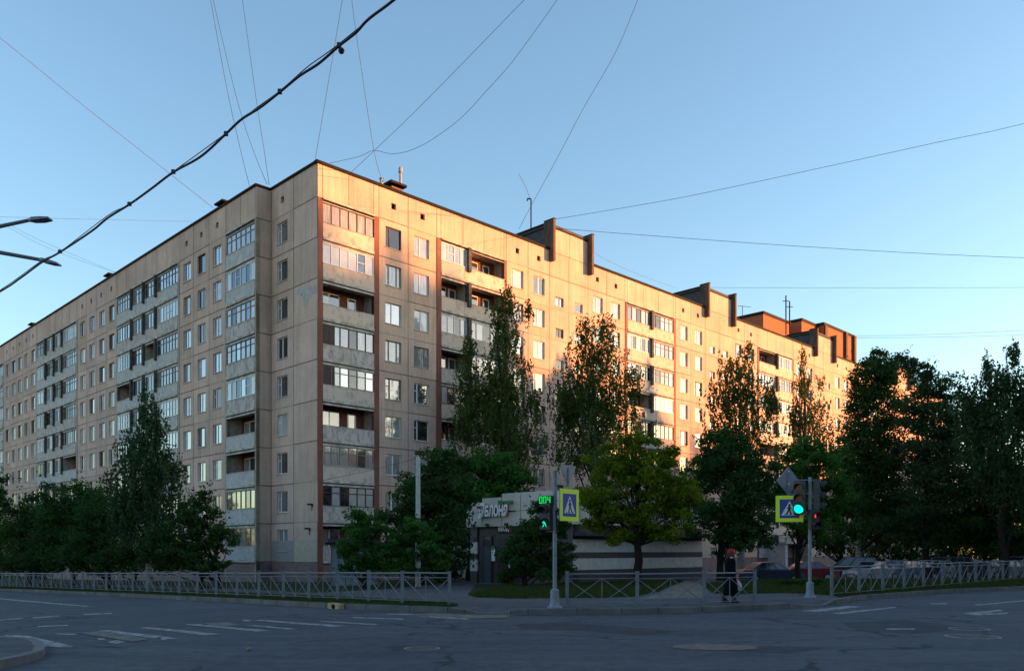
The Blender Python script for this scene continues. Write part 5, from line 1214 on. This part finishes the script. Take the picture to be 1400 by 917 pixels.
def tree(name, label, cat, px, Y, blobs, lm, bark, leaf=.16, dens=1.0, style='round', trunk_r=None, seed=1, group=None, zbase=None, trunk_top=None, limbs=16, cover=1.7, fmin=.12):
    rs = np.random.default_rng(seed); S_ = F / Y
    bx = (px - CX) / F * Y; bz = gz(bx, Y) if zbase is None else zbase
    e = empty(name, (bx, Y, bz), label, cat, group)
    zf = lambda py: CZ + (HZ - py) / S_
    cl = []      # clump centres, sizes
    V_ = []; T_ = []
    for (cx_, cy_, rx, ry) in blobs:
        c = np.array([(cx_ - CX) / F * Y, Y, zf(cy_)]); r_ = np.array([rx / S_ * 1.06, min(rx / S_ * .9, 3.6), ry / S_ * 1.02])
        area = math.pi * r_[0] * r_[2]
        want = int(area * cover * 3.0 * dens / (leaf * leaf * .55))
        csz = max(.28, min(.95, min(r_[0], r_[2]) * .42))
        if style == 'birch': csz *= .55
        nc = max(4, int(area * 2.0 * r_[1] / (csz ** 2) * .55))
        u = rs.normal(0, 1, (nc, 3)); u /= np.linalg.norm(u, axis=1, keepdims=True); rad = rs.random((nc, 1)) ** (1 / 2.2)
        cc = c + u * rad * r_ * (1 + rs.normal(0, .10, (nc, 1)))
        per = max(6, want // nc)
        tone = np.clip(rs.normal(.45, .22, nc), 0, 1)
        for i in range(nc):
            k = max(3, int(per * rs.uniform(.45, 1.6)))
            s_ = csz * rs.uniform(.6, 1.25)
            if style == 'birch':
                # hanging strands
                ns = max(1, k // 12); q = []
                for _ in range(ns):
                    o_ = cc[i] + rs.normal(0, s_ * .8, 3) * np.array([1, 1, .5]); Ln = rs.uniform(.5, 1.9); m_ = 12
                    t_ = rs.random(m_) ** .8; dv = rs.normal(0, .12, 2)
                    q.append(np.stack([o_[0] + dv[0] * t_ + rs.normal(0, .05, m_), o_[1] + dv[1] * t_ + rs.normal(0, .05, m_), o_[2] + .3 - Ln * t_], 1))
                pts_ = np.concatenate(q)
            else:
                g_ = rs.normal(0, 1, (k, 3)); g_ /= np.maximum(np.linalg.norm(g_, axis=1, keepdims=True), .5); pts_ = cc[i] + g_ * (rs.random((k, 1)) ** .5) * s_ * np.array([1.15, 1.15, .7])
                # a few twigs break the outline
                if rs.random() < .35:
                    d = (cc[i] - c) / np.maximum(np.linalg.norm(cc[i] - c), .1); d[2] += .35; m_ = 9
                    pts_ = np.concatenate([pts_, cc[i] + d * np.linspace(.6, 1.9, m_)[:, None] * s_ + rs.normal(0, .06, (m_, 3))])
            V_.append(pts_); T_.append(np.clip(tone[i] + rs.normal(0, .16, len(pts_)), 0, 1))
        cl.append((cc, r_))
    P_ = np.concatenate(V_); T_ = np.concatenate(T_); N_ = len(P_)
    P_ = P_[P_[:, 2] > bz + .05]; T_ = T_[:len(P_)]; N_ = len(P_)
    ax = rs.normal(0, 1, (N_, 3)); 
    if style == 'birch': ax[:, 2] -= 1.2
    ax /= np.linalg.norm(ax, axis=1, keepdims=True)
    nn = rs.normal(0, 1, (N_, 3)); bi = np.cross(ax, nn); bi /= np.maximum(np.linalg.norm(bi, axis=1, keepdims=True), 1e-6)
    sz = leaf * rs.uniform(.6, 1.3, (N_, 1))
    a_ = ax * sz * .5 * 1.25; b_ = bi * sz * .5 * .72
    vv = np.stack([P_ - a_, P_ + b_, P_ + a_, P_ - b_], 1).reshape(-1, 3) - np.array([bx, Y, bz])
    me = bpy.data.meshes.new('crown'); me.vertices.add(N_ * 4); me.vertices.foreach_set('co', vv.astype(np.float32).ravel())
    me.loops.add(N_ * 4); me.loops.foreach_set('vertex_index', np.arange(N_ * 4, dtype=np.int32)); me.polygons.add(N_); me.polygons.foreach_set('loop_start', np.arange(0, N_ * 4, 4, dtype=np.int32))
    try: me.polygons.foreach_set('loop_total', np.full(N_, 4, dtype=np.int32))
    except Exception: pass
    me.materials.append(lm); ca = me.color_attributes.new('tint', 'FLOAT_COLOR', 'CORNER'); tt_ = np.repeat(T_, 4); col = np.stack([tt_, tt_, tt_, np.ones_like(tt_)], 1).astype(np.float32); ca.data.foreach_set('color', col.ravel())
    me.update(); me.validate()
    o = bpy.data.objects.new('crown', me); COL.objects.link(o); o.parent = e
    # trunk and limbs
    allc = np.concatenate([c for c, _ in cl]); top = allc[:, 2].max(); 
    tz = zf(trunk_top) if trunk_top else bz + (top - bz) * .88
    hgt = tz - bz; r0 = trunk_r or .10 + hgt * .011; m = MB(); rr = random.Random(seed)
    tx = np.median(allc[:, 0][allc[:, 2] > bz + hgt * .6]) if (allc[:, 2] > bz + hgt * .6).any() else bx
    tp = []; n_ = 9
    for i in range(n_): f_ = i / (n_ - 1); tp.append(Vector((bx + (tx - bx) * f_ * f_ + (rr.uniform(-.12, .12) if 0 < i else 0), Y + (rr.uniform(-.12, .12) if i else 0), bz - .1 + (hgt + .1) * f_)))
    tube(m, tp, [r0 * (1 - .86 * i / (n_ - 1)) * (1.25 if i == 0 else 1) for i in range(n_)], bark, 8)
    idx = rs.choice(len(allc), min(limbs, len(allc)), replace=False)
    for j in idx:
        c = Vector(allc[j]); 
        if c.z < bz + hgt * .15: continue
        f_ = max(fmin, min(.9, (c.z - bz) / hgt * rr.uniform(.5, .82))); s_ = tp[int(f_ * (n_ - 1))]; mid = s_.lerp(c, .5) + Vector((rr.uniform(-.2, .2), rr.uniform(-.2, .2), .15))
        rb = r0 * (1 - .8 * f_) * .42; tube(m, [s_, mid, c], [rb, rb * .6, .012], BARKD, 5)
    m.build('trunk', e, smooth=True)
    return e
TREES = [
 # name, label, category, px, Y, blobs, leaf material, bark, kwargs
 ('birch_tree', 'tall pointed tree with drooping twigs rising out of the bushes before the left wing', 'tree', 205, 47, [(200, 545, 9, 18), (202, 575, 20, 24), (200, 610, 36, 30), (193, 650, 46, 34), (228, 640, 20, 26), (205, 700, 52, 42), (170, 690, 22, 30)], L_GREY, BARKB, dict(style='birch', leaf=.15, cover=2.2, seed=3)),
 ('shrub', 'rounded dark tree cut by the left picture edge', 'tree', 0, 72, [(-6, 690, 18, 46), (-14, 740, 34, 40)], L_DARK, BARKD, dict(leaf=.17, seed=4)),
 ('broadleaf_tree', 'leftmost of the low dark trees between railing and left wing', 'tree', 40, 64, [(38, 715, 34, 30), (60, 700, 26, 28), (30, 755, 40, 32), (75, 740, 30, 40)], L_DARK, BARKD, dict(leaf=.17, seed=5, cover=2.1)),
 ('broadleaf_tree', 'low spreading dark tree second from the left behind the railing', 'tree', 98, 57, [(96, 690, 32, 30), (125, 683, 22, 26), (90, 735, 42, 42), (125, 730, 30, 44)], L_DARK, BARKD, dict(leaf=.17, seed=6, cover=2.1)),
 ('broadleaf_tree', 'low dark tree just left of the tall pointed tree', 'tree', 150, 51, [(145, 705, 36, 38), (150, 750, 46, 32), (120, 760, 40, 25)], L_DARK, BARKD, dict(leaf=.16, seed=7, cover=2.1)),
 ('bushy_tree', 'small crooked tree with bare brown twigs right of the tall pointed tree', 'tree', 300, 45, [(270, 700, 26, 24), (290, 725, 28, 24), (250, 735, 34, 34), (300, 745, 22, 15), (275, 682, 16, 14), (225, 755, 36, 26)], L_DARK, BARKD, dict(leaf=.14, seed=8, cover=1.6, limbs=34)),
 ('shrub', 'light green bush in front of the grey kiosk', 'bush', 498, 41, [(495, 740, 30, 36), (478, 760, 22, 22), (512, 722, 18, 20), (515, 765, 26, 18), (497, 712, 12, 14), (545, 752, 26, 32), (574, 742, 24, 40), (600, 755, 20, 26)], L_GREEN, BARKD, dict(leaf=.12, seed=9, cover=2.2)),
 ('broadleaf_tree', 'dark broad tree around the pale concrete post', 'tree', 575, 46, [(595, 630, 24, 28), (575, 665, 36, 34), (555, 705, 36, 36), (600, 700, 46, 44), (565, 750, 44, 32), (625, 660, 24, 40), (615, 750, 34, 26)], L_DARK, BARKD, dict(leaf=.15, seed=10, cover=2.2)),
 ('broadleaf_tree', 'fresh green tree behind the shop roof', 'tree', 640, 55, [(665, 640, 40, 26), (700, 655, 32, 26), (640, 660, 34, 30), (670, 680, 60, 24), (625, 700, 30, 40)], L_GREEN, BARKD, dict(leaf=.16, seed=11, cover=2.2)),
 ('birch_tree', 'tallest weeping birch before the right wing, left of the other birches', 'tree', 700, 63, [(694, 402, 11, 14), (690, 428, 20, 22), (690, 465, 26, 30), (686, 515, 38, 38), (662, 545, 26, 44), (688, 565, 46, 44), (641, 470, 9, 24), (640, 520, 17, 36), (636, 575, 24, 34), (733, 550, 11, 22), (700, 610, 46, 34), (722, 420, 4, 14)], L_BIRCH, BARKB, dict(style='birch', leaf=.16, cover=1.75, seed=12)),
 ('birch_tree', 'weeping birch with forked top behind the right end of the shop sign pole', 'tree', 815, 65, [(800, 445, 13, 16), (827, 447, 12, 18), (812, 478, 34, 30), (814, 520, 50, 38), (790, 545, 34, 38), (776, 560, 18, 36), (826, 565, 46, 38), (868, 520, 12, 22), (800, 610, 50, 34)], L_BIRCH, BARKB, dict(style='birch', leaf=.16, cover=1.6, seed=13)),
 ('maple_tree', 'yellow green round tree with dark trunk in front of the shop side wall', 'tree', 873, 38.5, [(868, 608, 32, 20), (835, 635, 30, 26), (905, 625, 32, 24), (870, 650, 52, 32), (825, 680, 30, 32), (915, 672, 36, 34), (865, 700, 52, 28), (930, 700, 24, 24), (815, 715, 18, 14), (905, 728, 38, 12), (845, 735, 24, 10), (818, 690, 28, 28), (935, 680, 26, 32)], L_LIME, BARKD, dict(leaf=.11, seed=14, cover=2.2, trunk_r=.24, trunk_top=640, limbs=40, fmin=.42)),
 ('birch_tree', 'ragged weeping birch left of the thin sunlit birch', 'tree', 1012, 77, [(1022, 478, 8, 14), (1005, 500, 22, 20), (1020, 530, 34, 30), (990, 545, 28, 34), (1010, 580, 48, 34), (1055, 545, 10, 26), (1000, 620, 46, 34)], L_BIRCH, BARKB, dict(style='birch', leaf=.19, cover=1.5, seed=15)),
 ('maple_tree', 'dark dense tree standing behind the person in the red hat', 'tree', 985, 47, [(985, 610, 30, 26), (965, 650, 30, 34), (1005, 655, 44, 46), (1040, 660, 26, 40), (985, 705, 46, 34), (1030, 715, 36, 30), (1000, 740, 34, 16)], L_DARK, BARKD, dict(leaf=.14, seed=16, cover=2.3, trunk_r=.22)),
 ('birch_tree', 'thin sunlit birch standing against the far part of the right wing', 'tree', 1102, 86, [(1097, 490, 5, 18), (1099, 525, 14, 24), (1108, 560, 24, 26), (1112, 600, 34, 30), (1090, 570, 12, 26), (1122, 520, 5, 8)], L_BIRCH, BARKB, dict(style='birch', leaf=.19, cover=1.2, seed=17)),
 ('broadleaf_tree', 'mid green tree over the right traffic lights', 'tree', 1092, 50, [(1100, 615, 24, 22), (1080, 640, 30, 30), (1118, 645, 34, 36), (1085, 690, 40, 34), (1135, 685, 26, 40), (1110, 720, 36, 22)], L_GREEN, BARKD, dict(leaf=.14, seed=18, cover=2.0)),
 ('birch_tree', 'large dark tree with white lower trunk right of the right wing', 'tree', 1173, 71, [(1195, 497, 20, 22), (1212, 520, 34, 34), (1180, 540, 26, 32), (1200, 580, 50, 40), (1180, 630, 44, 40), (1215, 640, 44, 40), (1180, 690, 40, 36), (1225, 700, 42, 36)], L_DARK, BARKB, dict(leaf=.19, seed=19, cover=2.2, limbs=30)),
 ('poplar_tree', 'dark tree with feathery top beside the large white trunked tree', 'tree', 1265, 67, [(1240, 493, 14, 12), (1262, 512, 20, 18), (1286, 535, 22, 24), (1262, 560, 34, 34), (1300, 585, 34, 38), (1265, 620, 44, 40), (1295, 660, 50, 40), (1260, 705, 50, 38)], L_GREY, BARKD, dict(leaf=.18, seed=20, cover=2.2)),
 ('birch_tree', 'tall weeping birch at the right edge', 'tree', 1372, 58, [(1386, 482, 9, 16), (1350, 498, 9, 18), (1362, 525, 22, 26), (1390, 540, 22, 40), (1368, 575, 34, 36), (1412, 580, 24, 50), (1355, 620, 40, 36), (1390, 650, 44, 40), (1335, 590, 20, 36), (1322, 545, 16, 34), (1340, 570, 26, 34)], L_GREY, BARKD, dict(style='birch', leaf=.17, cover=2.6, seed=22)),
 ('broadleaf_tree', 'low dark tree under the weeping birch at the right edge', 'tree', 1345, 68, [(1330, 660, 50, 44), (1385, 690, 54, 50), (1320, 715, 50, 36), (1370, 735, 60, 26)], L_DARK, BARKD, dict(leaf=.19, seed=23, cover=2.4)),
 ('shrub', 'dark bush hiding the shop entrance', 'bush', 716, 40.5, [(730, 724, 28, 28), (745, 702, 18, 18), (708, 757, 28, 30), (735, 760, 34, 34), (762, 730, 22, 34), (690, 790, 20, 16), (762, 775, 24, 22)], L_DARK, BARKD, dict(leaf=.11, seed=24, cover=2.1)),
 ('hedge', 'low clipped hedge behind the right traffic light pole', 'hedge', 1105, 37, [(1080, 800, 14, 11), (1100, 800, 16, 10), (1122, 800, 16, 9), (1140, 797, 14, 8)], L_DARK, BARKD, dict(leaf=.07, seed=25, cover=2.4, limbs=10)),
 ('broadleaf_tree', 'dark tree between the mid green tree and the white trunked tree', 'tree', 1150, 62, [(1150, 640, 18, 40), (1150, 700, 30, 40), (1140, 740, 36, 18)], L_DARK, BARKD, dict(leaf=.17, seed=26, cover=2.0)),
 ('shrub', 'low dark shrub under the leftmost trees behind the railing', 'bush', 60, 60, [(20, 768, 30, 16), (60, 766, 34, 20), (95, 768, 26, 18)], L_DARK, BARKD, dict(leaf=.13, seed=31, cover=1.8)),
 ('shrub', 'low dark shrub at the foot of the tall pointed tree', 'bush', 185, 49, [(150, 768, 30, 18), (190, 762, 36, 24), (232, 764, 28, 22)], L_DARK, BARKD, dict(leaf=.12, seed=32, cover=1.8)),
 ('shrub', 'low dark shrub under the crooked tree with bare twigs', 'bush', 275, 44.5, [(262, 766, 24, 18), (290, 770, 24, 14)], L_DARK, BARKD, dict(leaf=.12, seed=33, cover=1.8)),
 ('broadleaf_tree', 'low dark far tree behind the parked cars, left of two', 'tree', 1245, 92, [(1200, 735, 44, 40), (1255, 730, 44, 44), (1300, 735, 30, 40)], L_DARK, BARKD, dict(leaf=.26, seed=34, cover=2.0)),
 ('broadleaf_tree', 'low dark far tree behind the parked cars, right of two', 'tree', 1380, 92, [(1330, 735, 44, 40), (1390, 730, 50, 44), (1440, 730, 40, 44)], L_DARK, BARKD, dict(leaf=.26, seed=35, cover=2.0)),
 ('broadleaf_tree', 'dark tree just beyond the right picture edge, nearest of three', 'tree', 1490, 60, [(1480, 600, 44, 60), (1500, 660, 50, 60), (1480, 720, 50, 40)], L_DARK, BARKD, dict(leaf=.26, seed=41, cover=1.4)),
 ('broadleaf_tree', 'dark tree beyond the right picture edge, second of three', 'tree', 1620, 66, [(1610, 590, 50, 60), (1630, 660, 60, 60), (1610, 720, 60, 40)], L_DARK, BARKD, dict(leaf=.28, seed=42, cover=1.4)),
 ('broadleaf_tree', 'dark tree beyond the right picture edge, farthest of three', 'tree', 1780, 70, [(1770, 610, 55, 55), (1790, 670, 70, 55), (1770, 720, 70, 40)], L_DARK, BARKD, dict(leaf=.28, seed=43, cover=1.4)),
 ('shrub', 'dark shrubs against the foot of the right wing behind the concrete post', 'bush', 600, 52, [(560, 770, 40, 22), (610, 775, 34, 20)], L_DARK, BARKD, dict(leaf=.14, seed=27, cover=2.0)),
]
TO = {}
for (nm, lab, cat, px, Y, bl_, lm, bk, kw) in TREES:
    zb_ = PARKZ if px > 1140 else None
    kw = dict(kw); 
    if zb_ is not None: kw['zbase'] = zb_
    TO[lab] = tree(nm, lab, cat, px, Y, bl_, lm, bk, **kw)

# ------------------------------------------------------------------ unseen blocks and birches added across the street, heights set to shade the facade
N2 = (FR.N.x, FR.N.y)
def across(v, d): return (C0[0] + D2[0] * v + N2[0] * d, C0[1] + D2[1] * v + N2[1] * d)
NB = mat('added_block_plaster', (.40, .33, .26), rough=.9, var=.15)
def shade_block(v0, v1, d, h, label):
    p = across(v0, d); e = empty('apartment_building', (*p, 0), label, 'apartment building'); f_ = Rot(p, D2); m = MB(); f_.box(m, 0, v1 - v0, -12, 0, -1.2, h, NB); m.build('wall', e)  # added unseen block, there only to shade the facade and stop sun leaks
    m = MB(); f_.box(m, -.2, v1 - v0 + .2, -12.2, .2, h, h + .4, DARKMETAL); m.build('roof', e)
    m = MB()
    for k in range(int(h / 2.8)):
        for j in range(int((v1 - v0) / 3)): 
            for n_ in (0, -12): f_.box(m, 1 + j * 3, 2.5 + j * 3, n_ - .03, n_ + .03, .9 + k * 2.8, 2.4 + k * 2.8, G_MID)
    m.build('windows', e)
shade_block(84, 95, 75, 29.5, 'tall unseen block added across the street to shade the facade')
shade_block(95, 106, 76, 24.4, 'middle unseen block added across the street to shade the facade')
shade_block(180, 360, 79, 24.5, 'longest unseen block added across the street to shade the facade')
shade_block(106, 180, 78, 18.5, 'long lower unseen block added across the street to shade the facade')
shade_block(-60, 120, 95, 21.0, 'low unseen building added across the street to keep sun off ground and shop')
def behind(x, y, L, h, label):  # unseen block added to dim the bright horizon in left wing panes
    e = empty('apartment_building', (x, y, 0), label, 'apartment building'); f_ = Rot((x, y), (D1[0], D1[1])); m = MB(); f_.box(m, 0, L, -12, 0, -3, h, NB); m.build('wall', e)  # added unseen block, there only to dim window reflections
    m = MB(); f_.box(m, -.2, L + .2, -12.2, .2, h, h + .4, DARKMETAL); m.build('roof', e)
    m = MB()
    for k in range(int(h / 2.8)):
        for j in range(int(L / 3)):
            for n_ in (0, -12): f_.box(m, 1 + j * 3, 2.5 + j * 3, n_ - .03, n_ + .03, .9 + k * 2.8, 2.4 + k * 2.8, G_MID)
    m.build('windows', e)
behind(-60, -75, 190, 17, 'long unseen block added behind the photographer to dim window reflections')
src = TO['tallest weeping birch before the right wing, left of the other birches']; src2 = TO['weeping birch with forked top behind the right end of the shop sign pole']
rr = random.Random(9)
def shade_height(v):  # heights of the added birches, shaping the shade edge on the facade
    xs = [80, 88, 94, 100, 108, 115, 130, 150, 180, 215]; hs = [33.5, 33.5, 31.5, 29, 26.5, 24.5, 22.5, 21.5, 22.5, 23.5]
    return float(np.interp(v, xs, hs))
v = 82.0; i = 0
while v < 225:
    s_ = src if i % 2 else src2; c = copy_tree(s_); h0 = 21.5 if s_ is src else 19.8
    h = shade_height(v) * rr.uniform(.90, 1.07); k = h / h0; p = across(v, 70 + rr.uniform(-2, 2)); c.location = (*p, 0); c.scale = (k * .8, k * .8, k); c.rotation_euler = (0, 0, rr.uniform(0, 6.28))
    c['label'] = 'unseen birch added across the street to shade the facade'; c['group'] = 'unseen birches added for shade'
    v += rr.uniform(3.2, 5.2); i += 1

# ------------------------------------------------------------------ grass blades on the near verges
def blades(name, poly_px, n, h0, h1, seed, hz=.16):
    rs = np.random.default_rng(seed); pts = []; xs = [p[0] for p in poly_px]; ys = [p[1] for p in poly_px]
    W_ = [ground(a_, b_, hz) for a_, b_ in poly_px]; x0, x1 = min(p[0] for p in W_), max(p[0] for p in W_); y0, y1 = min(p[1] for p in W_), max(p[1] for p in W_)
    def inside(x, y):
        c = False; j = len(W_) - 1
        for i in range(len(W_)):
            if (W_[i][1] > y) != (W_[j][1] > y) and x < (W_[j][0] - W_[i][0]) * (y - W_[i][1]) / (W_[j][1] - W_[i][1]) + W_[i][0]: c = not c
            j = i
        return c
    m = MB(); V_ = []; t = 0
    while len(pts) < n and t < n * 30:
        t += 1; x = rs.uniform(x0, x1); y = rs.uniform(y0, y1)
        if inside(x, y): pts.append((x, y))
    P_ = np.array(pts); N_ = len(P_); z = np.array([gz(*p) for p in pts]) + hz
    a_ = rs.uniform(0, 6.28, N_); w_ = rs.uniform(.008, .02, N_); h = rs.uniform(h0, h1, N_); lx_ = rs.normal(0, .03, N_); ly_ = rs.normal(0, .03, N_)
    b0 = np.stack([P_[:, 0] - np.cos(a_) * w_, P_[:, 1] - np.sin(a_) * w_, z], 1); b1 = np.stack([P_[:, 0] + np.cos(a_) * w_, P_[:, 1] + np.sin(a_) * w_, z], 1); tp = np.stack([P_[:, 0] + lx_, P_[:, 1] + ly_, z + h], 1)
    vv = np.stack([b0, b1, tp], 1).reshape(-1, 3); me = bpy.data.meshes.new(name); me.from_pydata(vv.tolist(), [], np.arange(N_ * 3).reshape(-1, 3).tolist()); me.materials.append(GRASSB)
    ca = me.color_attributes.new('tint', 'FLOAT_COLOR', 'CORNER'); tt_ = np.repeat(rs.random(N_), 3); ca.data.foreach_set('color', np.stack([tt_, tt_, tt_, np.ones_like(tt_)], 1).astype(np.float32).ravel())
    o = bpy.data.objects.new(name, me); COL.objects.link(o); o['kind'] = 'stuff'; tag(o, None, None)
    return o
GRASSB = leaf_mat('grass_blades', (.030, .050, .013), (.066, .088, .028), .2)
o = blades('verge_grass', [(-20, 803), (150, 809), (323, 817), (420, 822), (560, 827), (612, 829), (628, 827.6), (612, 823.8), (560, 821), (500, 818.2), (420, 814.6), (323, 810.6), (150, 804.8), (0, 799.6)], 42000, .03, .10, 1); tag(o, 'short green grass on the strip between left railing and kerb', 'grass')
o = blades('shop_lawn_grass', [(640, 813), (650, 816.3), (700, 818.2), (760, 817.4), (820, 817.2), (868, 815), (900, 809), (918, 800), (935, 794), (780, 797), (680, 803)], 26000, .05, .16, 2); tag(o, 'dark lawn grass in front of the shop', 'grass')
o = blades('right_verge_grass', [(958, 799), (975, 811.2), (1064, 810.5), (1100, 811.3), (1133, 813.3), (1150, 816.2), (1171, 813), (1284, 805), (1400, 800), (1420, 799), (1420, 791), (1200, 793), (1040, 793)], 50000, .05, .18, 3); tag(o, 'taller lawn grass round the right railing', 'grass')
